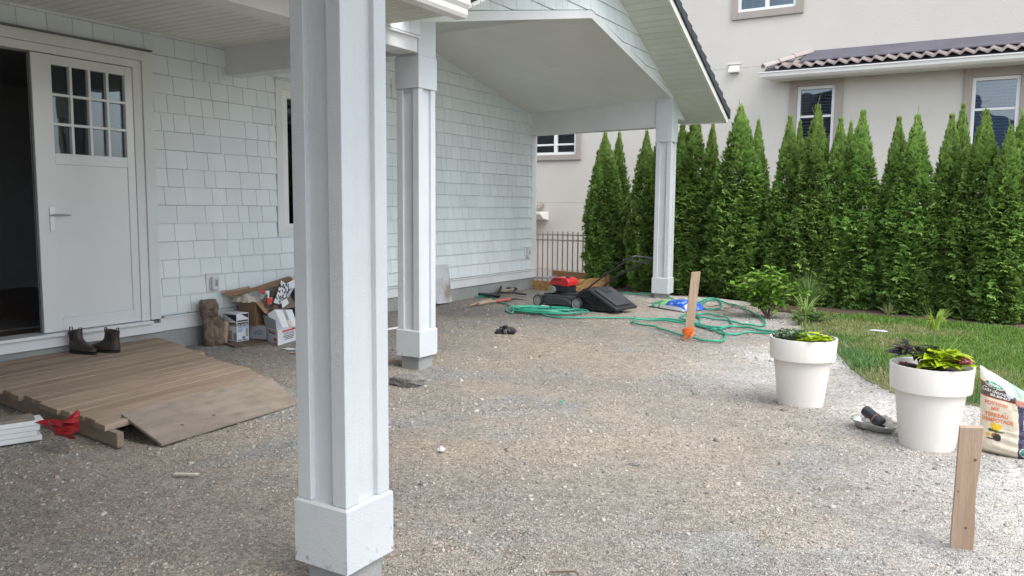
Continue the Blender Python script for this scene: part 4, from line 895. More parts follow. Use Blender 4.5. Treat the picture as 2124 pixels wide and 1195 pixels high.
for px, py in ((378,881),(444,861)):
    q = g(px, py, .07); mb = MB(); mb.lathe([(.0,.0),(.006,0),(.007,.004),(0,.004)], (0,0,0), 10); 
    # knots: dark plugs set in the sheet
    n_ = unit(np.cross(rd-rc, ra-rc)); d = ray(px, py); tt = ((rc+[0,0,.0175]-[0,0,CAMH])@n_)/(d@n_); pc_ = np.array([0,0,CAMH])+d*tt
    mb = MB(); mb.lathe([(.010,0),(.008,.0015),(.0,.0015)], pc_, 10, axis=n_ if n_[2] > 0 else -n_); kb = mb.build('knot', M_bark); kb.parent = ramp; kb.matrix_parent_inverse = ramp.matrix_world.inverted() if False else Matrix.Translation(-ramp.location)
# white trim boards, lower left
s0, s1 = g(88,914,0), g(-40,934,0); dv = unit(s0-s1); pv = np.array([-dv[1], dv[0], 0])
if pv[0] > 0: pv = -pv
for i in range(4):
    mb = MB(); sh = [0,-.012,-.004,.006][i]; a = s0+dv*sh*2+[0,0,.006+i*.0295]; b = s1-dv*.25+[0,0,.006+i*.0295]; c = [a, b, b+pv*.13, a+pv*.13]
    mb.hexa([p for p in c], [p+[0,0,.0275] for p in c]); o = mb.build('trim_board', M_trim, bevel=.002); top(o)
    tag(o, ['bottom white trim board of the stack at the left picture edge','second white trim board from the bottom of the stack','third white trim board from the bottom of the stack','fourth white trim board, just under the bare plank'][i], 'board', 'white trim boards stacked by the platform')
mb = MB(); a = s0+[0,0,.1245]-dv*.03; b = s1-dv*.25+[0,0,.1245]; c = [a+pv*.004, b+pv*.004, b+pv*.13, a+pv*.13]; mb.hexa(c, [p+[0,0,.014] for p in c]); o = mb.build('bare_plank', M_ply, bevel=.002); top(o); tag(o, 'bare tan plank lying on top of the white trim boards', 'board')

def crumple(name, c, sx_, sy2, h, seed, mt, label, cat, n=26, amp=1., rot=0., pts=None):
    rs = np.random.RandomState(seed); u = np.linspace(-1, 1, n); Ug, Vg_ = np.meshgrid(u, u)
    r = np.maximum(abs(Ug), abs(Vg_)); x = Ug*sx_*(1+.25*(vn(Ug*2+seed, Vg_*2, 1.5)-.5)); y = Vg_*sy2*(1+.25*(vn(Ug*2, Vg_*2+seed, 1.5)-.5))
    rid = 1-abs(2*fbm(Ug+seed, Vg_, 1.6, seed, 3)-1)*2.2; z = h*np.clip((1-r**2)*1.1, 0, 1)*(.35+.65*rid)+h*.25*vn(Ug*7, Vg_*7+seed, 1)*(r < .98)
    x += amp*.25*sx_*(vn(Ug*4+seed, Vg_*4, 1)-.5); y += amp*.25*sy2*(vn(Ug*4, Vg_*4+seed*2, 1)-.5)
    ca, sa = math.cos(rot), math.sin(rot); P = np.stack([c[0]+x*ca-y*sa, c[1]+x*sa+y*ca, c[2]+.004+np.maximum(z, 0)], 2).reshape(-1, 3)
    i = (np.arange(n-1)[:, None]*n+np.arange(n-1)[None]).ravel(); F = np.stack([i,i+1,i+1+n,i+n], 1)
    o = mesh_obj(name, P, [tuple(f) for f in F], mt, smooth=35); top(o)
    return tag(o, label, cat)
# red plastic: a folded sheet with two flaps
def folded(name, polys, mt, label, cat, z0=.0):
    mb = MB(); R = random.Random(4)
    for pl in polys:
        P = [np.array(p, float) for p in pl]; c = sum(P)/len(P); N_ = 7; nrm_ = unit(np.cross(P[1]-P[0], P[2]-P[0])); rg = []
        for k in range(N_+1):
            f = k/N_; ring = []
            for i in range(len(P)):
                for s_ in range(4):
                    e = P[i]+(P[(i+1)%len(P)]-P[i])*s_/4; q = c+(e-c)*f; q = q+nrm_*.016*(fbm(q[0]*16, q[1]*16+q[2]*22, 1, 3)-.5)*2*min(1, f*1.5+.2); q[2] = max(q[2], z0+.003); ring.append(q)
            rg.append(ring)
        mb.rings(rg, cap=False)
    o = mb.build(name, mt, smooth=30); top(o); return tag(o, label, cat)
fr = lambda px, py, X_: oX(px, py, X_)
folded('plastic_sheet', [
  [fr(132,876,-4.30), fr(160,849,-4.33), fr(166,855,-4.33), fr(163,878,-4.25), fr(134,877,-4.22)],
  [fr(72,878,-4.50), fr(98,868,-4.45), fr(130,872,-4.35), fr(164,876,-4.22), fr(164,895,-4.15), fr(134,897,-4.20), fr(106,884,-4.33)],
  [fr(112,872,-4.36), fr(150,880,-4.24), fr(164,893,-4.16), fr(150,904,-4.15), fr(118,900,-4.22)],
  [fr(96,872,-4.38), fr(112,880,-4.30), fr(135,890,-4.22), fr(158,905,-4.15), fr(155,911,-4.16), fr(115,905,-4.28), fr(104,890,-4.35)]],
  M_red, 'crumpled red plastic sheet lying against the platform edge', 'plastic sheet')

# ------------------------------------------------------------------ boots
def boot(c, ang, label, s=1.):
    t = thing('boot', c, label, 'boot', 'brown ankle boots'); d = np.array([math.cos(ang), math.sin(ang), 0]); p = np.array([-d[1], d[0], 0]); c = np.array(c, float); n = 28
    lev = [(0,-.055,.215,.042),(.012,-.056,.217,.044),(.02,-.055,.212,.043),(.034,-.057,.206,.043),(.047,-.057,.188,.040),(.058,-.056,.155,.037),(.070,-.054,.115,.035),(.085,-.052,.082,.034),(.105,-.05,.064,.033),(.14,-.052,.058,.034),(.16,-.056,.060,.036),(.163,-.052,.056,.032),(.10,-.045,.05,.028)]
    def ring(z, xh, xt, wd):
        out = []
        for j in range(n):
            a = 2*PI*j/n; ca, sa = math.cos(a), math.sin(a); m = (xh+xt)/2; hl = (xt-xh)/2; e = 1-.12*ca*(hl > .08)
            out.append(c+s*(d*(m+hl*np.sign(ca)*abs(ca)**.8)+p*(wd*np.sign(sa)*abs(sa)**.85*e)+np.array([0,0,z+.010*(z > .15)*ca])))
        return out
    mb = MB(); mb.rings([ring(*l) for l in lev[2:]], cap=False); mb.build('upper', M_boot, t, smooth=60)
    mb = MB(); mb.rings([ring(*l) for l in lev[:2]]); mb.build('sole', M_rub, t, smooth=30)
    for sg in (-1, 1):
        mb = MB(); q = c+s*(d*(.005+.05*sg)+np.array([0,0,.155])); mb.tube([q-p*.012*s, q+np.array([0,0,.028*s])-p*.01*s, q+np.array([0,0,.028*s])+p*.01*s, q+p*.012*s], .004*s, 6); mb.build('pull_tab', M_boot, t)
        mb = MB(); q = c+s*(p*.0345*sg+np.array([0,0,.09])); mb.prism([q-d*.015*s, q+d*.015*s, q+d*.022*s+[0,0,.06*s], q-d*.022*s+[0,0,.06*s]], p*.002*s*sg); mb.build('elastic_side', M_rub, t)
q1 = g(158,729,.13); q2 = g(213,730,.13)
boot((q1[0],q1[1],.126), .10, 'left dark brown ankle boot on the platform, toe pointing right', 1.12)
boot((q2[0]+.05,q2[1]+.06,.126), 3.5, 'right dark brown ankle boot on the platform, toe turned to the left boot', 1.1)

# ------------------------------------------------------------------ clutter against the wall
st_ = thing('foam_roll', (*g(402,706,0)[:2], 0), 'short white foam roll on the gravel left of the rough blocks', 'foam roll')
c0 = g(402,710,0); mb = MB(); mb.lathe([(0,0),(.082,0),(.088,.01),(.088,.11),(.082,.122),(.03,.122),(.028,.10),(0,.10)], (c0[0],c0[1],0), 32); mb.build('roll', M_foam, st_, smooth=40)
def rock(name, c, sz, seed, mt, label=None, cat=None, rot=0, parent=None, n=10, amp=.12, tilt=0):
    mb = MB(); c = np.array(c, float); ca, sa = math.cos(rot), math.sin(rot); ct, stt = math.cos(tilt), math.sin(tilt); V = []; F = []; idx = {}
    def vert(i, j, k):
        if (i,j,k) not in idx:
            p_ = np.array([i,j,k])/n*2-1; l = (abs(p_)**6).sum()**(1/6); p_ = p_/l*np.max(abs(p_)) if l > 0 else p_
            nz = 1+amp*2*(fbm(p_[0]*1.7+seed, p_[1]*1.7+p_[2]*2.3, 1.3, seed)-.5); q = p_*np.array(sz)/2*nz
            q = np.array([q[0]*ct+q[2]*stt, q[1], -q[0]*stt+q[2]*ct]); idx[(i,j,k)] = len(V); V.append(c+[q[0]*ca-q[1]*sa, q[0]*sa+q[1]*ca, q[2]])
        return idx[(i,j,k)]
    for a in range(n):
        for b in range(n):
            F += [(vert(a,b,n),vert(a+1,b,n),vert(a+1,b+1,n),vert(a,b+1,n)),(vert(a,b+1,0),vert(a+1,b+1,0),vert(a+1,b,0),vert(a,b,0)),(vert(a,0,b),vert(a+1,0,b),vert(a+1,0,b+1),vert(a,0,b+1)),(vert(a,n,b+1),vert(a+1,n,b+1),vert(a+1,n,b),vert(a,n,b)),(vert(0,a,b+1),vert(0,a+1,b+1),vert(0,a+1,b),vert(0,a,b)),(vert(n,a,b),vert(n,a+1,b),vert(n,a+1,b+1),vert(n,a,b+1))]
    o = mesh_obj(name, V, F, mt, parent, smooth=35)
    if not parent: top(o); tag(o, label, cat)
    return o
cb = g(441,713,0)
rock('rough_block', (cb[0]+.03,cb[1],.13), (.18,.21,.29), 3, M_rockb, 'lower brown rough block standing on end beside the cartons', 'block', rot=.9, tilt=-.06, amp=.24, n=18)
rock('rough_block', (cb[0]+.0,cb[1]-.03,.345), (.15,.20,.17), 8, M_rockb, 'upper brown rough block balanced on the lower one', 'block', rot=1.0, tilt=-.02, amp=.2, n=18)
rock('split_log', (cb[0]+.10,cb[1]+.06,.11), (.07,.10,.22), 12, M_stake, 'broken piece of wood leaning on the rough blocks', 'wood', rot=.7, tilt=.1)
b1 = [g(x, y, 0) for x, y in ((466,715),(487,721),(552,714),(530,700))]
mb = MB(); mb.hexa([p+[0,0,.0] for p in b1], [p+[0,0,.016] for p in b1]); o = mb.build('base_board', M_bark, bevel=.002); top(o); tag(o, 'thin brown board on the gravel under the cartons', 'board')
# caulk carton
zb1 = .018
t, L_, Fr, Rt, B, up = carton('caulk_carton', g(466,706,zb1), g(492,709.5,zb1), g(517,705.5,zb1), .275, M_white, 'white and black printed carton reading ALEX PLUS beside the rough blocks', z=zb1)
ux, wx = unit(Rt-Fr), np.linalg.norm(Rt-Fr); uz = np.array([0,0,1.]); h = .275
patch(t, Fr, ux*wx, uz*h, [(.35,.97),(.97,.80),(.97,.97)], M_ink); patch(t, Fr, ux*wx, uz*h, R4(.05,.70,.95,.755), M_ink); patch(t, Fr, ux*wx, uz*h, R4(.05,.545,.95,.67), M_ink)
lettering(t, '12 UNITÉS', Fr+ux*wx*.1+uz*h*.565+np.cross(ux,uz)*.001, ux, uz, h*.07, M_white, width=wx*.8, bold=.03)
lettering(t, 'ALEX PLUS', Fr+ux*wx*.06+uz*h*.47, ux, uz, h*.07, M_blue, width=wx*.86, bold=.03)
for i in range(4): patch(t, Fr, ux*wx, uz*h, R4(.07,.43-i*.03,.55-.04*i,.445-i*.03), M_blue)
for i in range(9): patch(t, Fr, ux*wx, uz*h, R4(.72,.42-i*.033,.92,.438-i*.033), M_ink)
patch(t, Fr, ux*wx, uz*h, R4(.42,.08,.66,.17), M_blue); patch(t, Fr, ux*wx, uz*h, R4(.08,.035,.4,.065), M_ink); patch(t, Fr, ux*wx, uz*h, R4(.48,.035,.9,.06), M_ink)
ul, wl = unit(Fr-L_), np.linalg.norm(Fr-L_)
patch(t, L_, ul*wl, uz*h, [(.0,.95),(.98,.70),(.98,.95)], M_ink); patch(t, L_, ul*wl, uz*h, R4(.02,.62,.98,.665), M_ink); patch(t, L_, ul*wl, uz*h, R4(.02,.545,.98,.61), M_ink)
lettering(t, 'UNITÉS', L_+ul*wl*.3+uz*h*.555+np.cross(ul,uz)*.001, ul, uz, h*.05, M_white, width=wl*.62, bold=.03)
patch(t, L_, ul*wl, uz*h, R4(.25,.05,.62,.38), M_hub); patch(t, L_, ul*wl, uz*h, R4(.72,.05,.95,.32), M_hub)
# grey carton with the round mark, brown carton on it
t, L_, Fr, Rt, B, up = carton('grey_carton', g(505,690,zb1), g(519,702,zb1), g(553,705,zb1), .135, M_grey, 'plain grey white carton with a round blue mark, under the tall brown carton', z=zb1)
ux, wx = unit(Rt-Fr), np.linalg.norm(Rt-Fr); c_ = Fr+ux*wx*.62+uz*.07
rg = [[c_+ux*r*math.cos(a)+uz*r*math.sin(a)+np.cross(ux,uz)*.0012 for a in np.linspace(0,2*PI,25)[:-1]] for r in (.021,.026)]
MB().rings(rg, cap=False).build('round_mark', M_navy, t); mb = MB(); mb.add([c_+ux*a+uz*b+np.cross(ux,uz)*.0012 for a, b in [(-.004,-.01),(.012,.006),(.008,.010),(-.006,-.002)]], [(0,1,2,3)]); mb.build('print', M_navy, t)
lettering(t, '((S', Fr+ux*wx*.25+uz*.045, ux, uz, .05, M_navy, width=.045)
zc = zb1+.137
t, L_, Fr, Rt, B, up = carton('brown_carton', g(497,672,zc), g(531,676,zc), g(552,670,zc), .235, M_card, 'tall open brown carton full of packaging rubbish', z=zc, open_=True)
bc = (L_+Rt)/2; n_out = np.cross(unit(Rt-Fr), uz)
mb = MB(); e0, e1 = L_+up, B+up; mb.hexa([e0, e1, e1+[-.02,.02,.12], e0+[-.10,-.14,.09]], [e0+[0,0,.004], e1+[0,0,.004], e1+[-.02,.02,.124], e0+[-.10,-.14,.094]]); mb.build('flap', M_cardl, t)
mb = MB(); e0, e1 = Fr+up, Rt+up; mb.hexa([e0,e1,e1+n_out*.10+[0,0,-.11],e0+n_out*.10+[0,0,-.11]],[e0+n_out*.004,e1+n_out*.004,e1+n_out*.104+[0,0,-.11],e0+n_out*.104+[0,0,-.11]]); mb.build('flap', M_cardl, t)
topc = bc+[0,0,.225]
crumple('torn_packaging', topc+[-.03,-.06,0], .13, .09, .075, 5, M_paper, 'crumpled grey paper heaped in the tall brown carton', 'paper')
crumple('crumpled_paper', (-6.14,5.63,.30), .10, .17, .20, 15, M_rockb, 'crumpled brown grey paper heaped between the tall carton and patterned paper', 'paper', rot=.2)
# long cardboard sheet leaning behind
A, Bq, Cq, Dq = oX(466,606,-6.35), oX(474,614,-6.28), oX(606,577,-6.44), oX(590,572,-6.50)
mb = MB(); mb.hexa([A,Bq,oX(612,600,-6.36),oX(600,600,-6.42)],[A+[0,0,.006],Bq+[0,0,.006],Cq,Dq]); 
o = MB().prism([oX(466,607,-6.34), oX(474,614,-6.30), oX(530,604,-6.34), oX(610,586,-6.42), oX(604,576,-6.44), oX(597,574,-6.45), oX(540,596,-6.40)], (0,.004,.004)).build('cardboard_sheet', M_card); top(o); tag(o, 'long folded brown cardboard sheet leaning on the wall behind the cartons', 'cardboard')
# patterned paper, red and white packet, white card
def panel(name, pts, mt, label, cat, th=(0.006,-.004,.004)):
    o = MB().prism([np.array(p) for p in pts], th).build(name, mt, bevel=.001); top(o); return tag(o, label, cat)
XQ = -6.02
pp = [oX(x, y, XQ) for x, y in ((574,612),(583,582),(592,589),(599,595),(590,628),(578,632),(567,628))]
pat = panel('patterned_paper', pp, M_white, 'white paper with black zigzag pattern sticking out of the cartons', 'paper'); R = random.Random(2)
mb = MB(); fc = pat.location
for i in range(62):
    x, y = R.uniform(572,595), R.uniform(588,628); x += (610-y)*.25; q = oX(x, y, XQ+.008); a = R.choice([.6,-.6,1.1,-1.0]); d1 = np.array([0,math.cos(a),math.sin(a)])*.020; d2 = np.array([0,-math.sin(a),math.cos(a)])*.0048
    q2 = q+d1; mb.add([q-d2,q+d2,q2+d2,q2-d2],[(0,1,2,3)]); d3 = np.array([0,math.cos(a+1.6),math.sin(a+1.6)])*.013; mb.add([q2-d2,q2+d2,q2+d3+d2,q2+d3-d2],[(0,1,2,3)])
o = mb.build('zigzag', M_ink); o.parent = pat; o.matrix_parent_inverse = Matrix.Translation(-pat.location)
panel('red_packet', [oX(x, y, -6.05) for x, y in ((539,601),(548,602),(548,610),(541,609))], M_redink, 'small red packet on top of the rubbish in the tall carton', 'packet')
pk = panel('spray_packet', [oX(x, y, -5.99) for x, y in ((549,604),(559,604),(558,618),(565,618),(562,631),(554,632),(555,612))], M_white, 'white and red packet between the cartons and patterned paper', 'packet')
o = MB().prism([oX(x, y, -5.981) for x, y in ((555,618),(562,618),(566,622),(560,631),(554,632))], (.004,0,0)).build('print', M_redink); o.parent = pk; o.matrix_parent_inverse = Matrix.Translation(-pk.location)
panel('white_card', [oX(x, y, -6.02) for x, y in ((592,590),(612,579),(640,578),(640,588),(614,597),(598,600))], M_white, 'bent white card sheet lying over the black sack', 'card')
panel('white_card', [oX(x, y, -5.99) for x, y in ((583,627),(594,619),(599,629),(586,640))], M_white, 'small white card tag below the patterned paper', 'card')
panel('white_card', [oX(x, y, -6.04) for x, y in ((592,616),(604,597),(610,598),(596,620))], M_grey, 'narrow folded white card beside the black sack', 'card')
# second brown carton with flap, tilted white carton, red-lettered carton
t, L_, Fr, Rt, B, up = carton('brown_carton', g(545,700,0), g(553,706,0), g(588,700,0), .285, M_card, 'smaller brown carton with a hanging flap behind the white cartons', z=.0, open_=True)
n_out = np.cross(unit(Rt-Fr), uz); mb = MB(); e0, e1 = Fr+up, Rt+up; mb.hexa([e0,e1,e1+n_out*.045+[0,0,-.12],e0+n_out*.045+[0,0,-.12]],[e0+n_out*.004,e1+n_out*.004,e1+n_out*.05+[0,0,-.12],e0+n_out*.05+[0,0,-.12]]); mb.build('flap', M_cardl, t)
t, L_, Fr, Rt, B, up = carton('white_carton', g(550.5,706,0), g(576.5,717.5,0), g(640,698,0), .145, M_white, 'long low white carton with red stripes and lettering, nearest the big post', z=.0)
ux, wx = unit(Rt-Fr), np.linalg.norm(Rt-Fr); h = .145; ul, wl = unit(Fr-L_), np.linalg.norm(Fr-L_)
patch(t, Fr, ux*wx, uz*h, R4(.14,.80,.56,.92), M_redink); lettering(t, 'ALEEPS FLEECE', Fr+ux*wx*.18+uz*h*.60, ux, uz, h*.15, M_ink, width=wx*.34)
for i in range(3): patch(t, Fr, ux*wx, uz*h, R4(.17+.02*i,.48-.11*i,.52-.02*i,.53-.11*i), M_ink)
patch(t, Fr, ux*wx, uz*h, R4(.76,.30,.83,.66), M_redink); patch(t, Fr, ux*wx, uz*h, R4(.76,.85,.83,.97), M_redink)
patch(t, L_, ul*wl, uz*h, R4(.2,.80,.85,.86), M_redink); patch(t, L_, ul*wl, uz*h, R4(.3,.66,.8,.75), M_ink); patch(t, L_, ul*wl, uz*h, R4(.70,.22,.90,.45), M_redink); patch(t, L_, ul*wl, uz*h, R4(.68,.03,.92,.14), M_redink)
mb = MB(); mb.hexa([L_+up, Fr+up-ul*.03, Fr+up-ul*.03+[-.01,0,.10], L_+up+[-.03,0,.115]],[L_+up+ux*.005, Fr+up-ul*.03+ux*.005, Fr+up-ul*.03+[-.01,0,.10]+ux*.005, L_+up+[-.03,0,.115]+ux*.005]); mb.build('flap', M_grey, t)
tp = [oX(570,642,-5.98), oX(606,642,-5.98), oX(618,677,-5.86), oX(586,680,-5.86)]; dn = np.array([-.07,-.03,-.045])
mb = MB(); mb.hexa([p+dn for p in tp], tp); tc_ = thing('tilted_carton', (-5.95, 5.55, .14), 'white flat carton with grey tape tilted on the red-lettered carton', 'box'); mb.build('carton', M_white, tc_, bevel=.002)
lerp = lambda a, b, f: a+(b-a)*f; nn = unit(np.cross(tp[1]-tp[0], tp[3]-tp[0])); nn = nn if nn[0] > 0 else -nn
mb = MB(); mb.add([p+nn*.0015 for p in (lerp(tp[0],tp[1],.42), lerp(tp[0],tp[1],.60), lerp(tp[3],tp[2],.60), lerp(tp[3],tp[2],.42))], [(0,1,2,3)]); mb.build('tape', M_hub, tc_)
a0, a1, a2, a3 = [lerp(lerp(tp[0],tp[1],x), lerp(tp[3],tp[2],x), y) for x, y in ((.40,.62),(.66,.60),(.74,1.02),(.48,1.0))]; mb = MB(); mb.prism([a0,a1,a2,a3], nn*.004); mb.build('flap', M_paper, tc_)
# black sack behind the big post
def sack(name, c, rx, ry, h, seed, mt, label, cat):
    mb = MB(); n = 40; rg = []; c = np.array(c, float)
    for k in range(15):
        f = k/14; z = h*f; r = (1-.06*f)*math.sqrt(max(0, 1-max(0,(f-.35)/.66)**4)) if k < 14 else .02; rg.append([c+np.array([rx*r*math.cos(a)*(.86+.3*vn(a*2.2, z*7+seed, 1)), ry*r*math.sin(a)*(.86+.3*vn(a*2.2+5, z*7+seed, 1)), z]) for a in np.linspace(0,2*PI,n+1)[:-1]])
    mb.rings(rg); o = mb.build(name, mt, smooth=180); top(o); return tag(o, label, cat)
q = g(690, 692, 0); sack('black_sack', (-6.19,6.42,0), .27, .62, .66, 3, M_bin, 'bulging black rubbish sack against the wall, behind the big post', 'sack')
mb = MB(); q0, q1_ = oX(812,686,-5.6), oX(826,684,-5.6); mb.tube([q0+[0,-.4,-.01], q0, q1_, q1_+[0,.25,0]], .035, 14); o = mb.build('white_pipe', M_foam, smooth=60); top(o); tag(o, 'white plastic pipe end glimpsed between the two nearer posts', 'pipe')
# rusty metal panel leaning on the wall
pa = [oX(880,634,-6.38), g(937,627,.005), oX(930,548,-6.50), oX(884,551,-6.50)]
panel('metal_panel', pa, M_sheet, 'rusty galvanised metal panel leaning on the wall behind the middle post', 'panel', (.004,0,.0))
# scraps
for px, py, s_, lb in ((600,724,.09,'flat white card scrap on the gravel by the cartons'),): 
    q = g(px, py, .006); panel('card_scrap', [q+[-.06,-.03,0],q+[.05,-.05,0],q+[.06,.03,0],q+[-.05,.04,0]], M_white, lb, 'scrap', (0,0,.003))
q = g(385,985,.01); panel('wood_chip', [q+[-.05,-.035,0],q+[.055,.02,0],q+[.06,.035,.004],q+[0,.012,0],q+[-.055,-.015,0]], M_paper, 'pale splinter of wood on the gravel at the lower left', 'wood chip', (0,0,.008))
q = g(612,732,.006); panel('card_scrap', [q+[-.05,-.05,0],q+[.04,-.02,0],q+[.09,.06,0],q+[0,.05,0]], M_cardl, 'brown card scrap on the gravel beside the big post', 'scrap', (0,0,.003))
crumple('paper_scrap', g(915,935,.0), .018, .018, .022, 9, M_foam, 'small crumpled white scrap on the gravel in the middle of the yard', 'scrap', n=10)
q = g(1165,835,.01); crumple('plastic_scrap', q, .018, .012, .01, 19, M_hose, 'tiny pale green plastic scrap on the gravel', 'scrap', n=8)
q = g(1049,690,.0); crumple('black_film', q, .10, .10, .065, 27, M_bin, 'crumpled black plastic film on the gravel in front of the hose coil', 'plastic film', rot=.4, amp=1.6)
q = g(845,795,0); rock('concrete_lump', (q[0],q[1],.02), (.24,.17,.075), 5, M_rockg, 'rough spilled concrete lump at the foot of the middle post', 'concrete', amp=.16)
q = g(820,752,.0); mb = MB(); mb.bar(q+[-.12,-.02,.012], q+[.08,.02,.012], .02, .018); o = mb.build('wood_offcut', M_stake, bevel=.002); top(o); tag(o, 'thin wooden offcut beside the middle post footing', 'wood offcut')
q = g(1160,1186,.012); mb = MB(); mb.tube([q+[-.03,-.02,0], q, q+[.05,.03,.002], q+[.07,.02,0]], [.003,.004,.004,.002], 6); o = mb.build('twig', M_bark, smooth=60); top(o); tag(o, 'small brown twig on the gravel at the bottom edge', 'twig')
crumple('white_scrap', g(1822,687,.03), .09, .04, .010, 33, M_grey, 'pale patch of torn film lying in the lawn', 'scrap', n=12)

# ------------------------------------------------------------------ tools by the wall
t = thing('snow_shovel', (*g(1010,615,0)[:2], 0), 'black plastic scoop shovel lying by the foundation', 'shovel')
S0, S1, S2, S3 = g(975,612,.01), g(1037,617,.01), g(1040,606,.01), g(984,604,.01); mb = MB()
mb.rings([[S0,S1,S2,S3],[S0+[0,0,.012],S1+[0,0,.012],S2+[0,0,.012],S3+[0,0,.012]]]); mb.hexa([S3,S2,S2+[.0,.02,0],S3+[0,.02,0]],[S3+[0,0,.10],S2+[0,0,.10],S2+[0,.02,.10],S3+[0,.02,.10]])
mb.hexa([S0,S0+unit(S1-S0)*.01,S3+unit(S1-S0)*.01,S3],[S0+[0,0,.05],S0+unit(S1-S0)*.01+[0,0,.05],S3+unit(S1-S0)*.01+[0,0,.10],S3+[0,0,.10]]); mb.hexa([S1-unit(S1-S0)*.01,S1,S2,S2-unit(S1-S0)*.01],[S1-unit(S1-S0)*.01+[0,0,.04],S1+[0,0,.04],S2+[0,0,.10],S2-unit(S1-S0)*.01+[0,0,.10]])
mb.hexa([S0-[.02,.03,-.02],S1-[-.01,.03,-.02],S1,S0],[S0-[.02,.03,-.03],S1-[-.01,.03,-.03],S1+[0,0,.05],S0+[0,0,.05]]); mb.build('scoop', M_blk, t, bevel=.004)
mb = MB(); a = (S1+S2)/2+[0,0,.03]; b = g(1092,611,.03); mb.tube([a, lerp(a,b,.5)+[0,0,.01], b], .013, 8); mb.build('handle', M_blk, t, smooth=60)
t = thing('hand_trowel', (*g(1045,604,0)[:2], 0), 'dirty black tool with pale handle resting against the foundation', 'tool'); a, b = g(1030,605,.03), g(1066,600,.04)
mb = MB(); mb.tube([a, b], .014, 8); mb.build('handle', M_wooden, t, smooth=60); mb = MB(); mb.tube([g(1020,604,.04), g(1040,598,.06), g(1060,597,.06)], [.02,.014,.01], 6); mb.tube([b, b+unit(b-a)*.07], [.03,.016], 8); mb.build('blade', M_blk, t, smooth=60)
t = thing('pick_axe', (*g(1010,628,0)[:2], 0), 'old pickaxe with faded red neck and worn wooden handle', 'pickaxe'); a, b, c = g(992,631,.03), g(1038,624,.03), g(1058,621,.03)
mb = MB(); mb.tube([a, lerp(a,b,.5)+[0,0,.01], b], [.024,.018,.017], 8); mb.build('handle', M_wooden, t, smooth=60); mb = MB(); mb.tube([lerp(a,b,.75)+[0,0,.006], b, c], [.018,.026,.024], 8); mb.build('red_collar', M_faded, t, smooth=60)
mb = MB(); mb.tube([c, g(1072,620,.025), g(1088,622,.02)], [.016,.009,.003], 8); mb.build('spike', M_blk, t, smooth=60)
mb = MB(); a, b = g(974,634,.02), g(1020,621,.03); mb.tube([a, b], .016, 8); o = mb.build('broken_handle', M_wooden, smooth=60); top(o); tag(o, 'pale broken wooden handle lying across the pickaxe', 'wooden handle')

# ------------------------------------------------------------------ strand board planter box by the corner
t = thing('board_frame', (-6.0, 11.5, 0), 'low open frame of strand board and orange lumber at the house corner', 'timber frame')
e0, e1 = g(1104,599,0), g(1190,607,0); bk0, bk1 = e0+[-.1,.9,0], e1+[-.05,.75,0]
def plank(a, b, z0, z1, th, m, nm): mb = MB(); d = unit(b-a); n_ = np.array([-d[1], d[0], 0]); mb.hexa([a+[0,0,z0],b+[0,0,z0],b+n_*th+[0,0,z0],a+n_*th+[0,0,z0]],[a+[0,0,z1],b+[0,0,z1],b+n_*th+[0,0,z1],a+n_*th+[0,0,z1]]); mb.build(nm, m, t, bevel=.002)
plank(e0, e1, -.02, .145, .02, M_osb, 'front_board'); plank(bk0, bk1+[.3,0,0], -.02, .24, .04, M_lumber, 'back_board'); plank(e1+[.0,.02,0], bk1+[.25,0,0], -.02, .20, .02, M_osb, 'side_board')
for k_ in range(3): mb = MB(); mb.tube([e0+[-.05,.05+.05*k_,.16+.01*k_], e0+[.35,.12+.05*k_,.185+.012*k_]], .006, 6); mb.build('steel_rod', M_metal, t)

# ------------------------------------------------------------------ lawn mower
w0, w1 = g(1116,634.5,0), g(1196,643.5,0); UM = unit(w1-w0); WM = np.array([-UM[1], UM[0], 0]); LW = np.linalg.norm(w1-w0)
def ML(u, w_, z): return w0+UM*u+WM*w_+np.array([0,0,z])
mow = thing('lawn_mower', ML(.3,.2,0), 'old push lawn mower with red engine cover and black grass catcher', 'lawn mower')
RW = .078
for u_, w_, r_w in ((0,.0,RW),(LW,.0,RW*1.06),(0,.46,RW),(LW,.46,RW*1.06)):
    c = ML(u_, w_, r_w); sgn = -1 if w_ < .2 else 1; ax = WM*sgn
    mb = MB(); mb.lathe([(r_w*.8,-.022),(r_w*.97,-.02),(r_w,-.01),(r_w,.012),(r_w*.96,.02),(r_w*.84,.022),(r_w*.8,.012)], c, 36, axis=ax); wh = mb.build('wheel', M_rub, mow, smooth=40)
    mb = MB(); mb.lathe([(r_w*.83,-.015),(r_w*.83,.017),(r_w*.74,.021),(r_w*.70,.012),(r_w*.48,.010),(r_w*.44,.018),(.012,.018),(.010,.024),(0,.024)], c, 36, axis=ax); mb.build('hub', M_hub, wh, smooth=30)
def MLr(pts, w0_, w1_, name, m, par=mow, bevel=.012, smooth=40):
    mb = MB(); mb.prism([ML(u_, w0_, z) for u_, z in pts], WM*(w1_-w0_)); return mb.build(name, m, par, smooth=smooth, bevel=bevel)
MLr([(-.02,.05),(LW+.02,.045),(LW+.03,.12),(LW-.04,.155),(LW-.16,.165),(.12,.165),(.02,.15),(-.05,.12)], .035, .43, 'deck', M_mdeck)
MLr([(.07,.045),(LW-.09,.04),(LW-.12,.10),(LW-.2,.135),(.16,.135),(.09,.10)], .008, .034, 'deck_skirt', M_mdeck, bevel=.008)
MLr([(.0,.15),(.17,.166),(.17,.185),(.02,.17)], .1, .36, 'front_cover', M_blk, bevel=.005)
mb = MB(); mb.lathe([(.15,.15),(.15,.19),(.13,.205),(.10,.21)], ML(LW*.58,.22,0), 28); mb.build('engine_base', M_blk, mow, smooth=40)
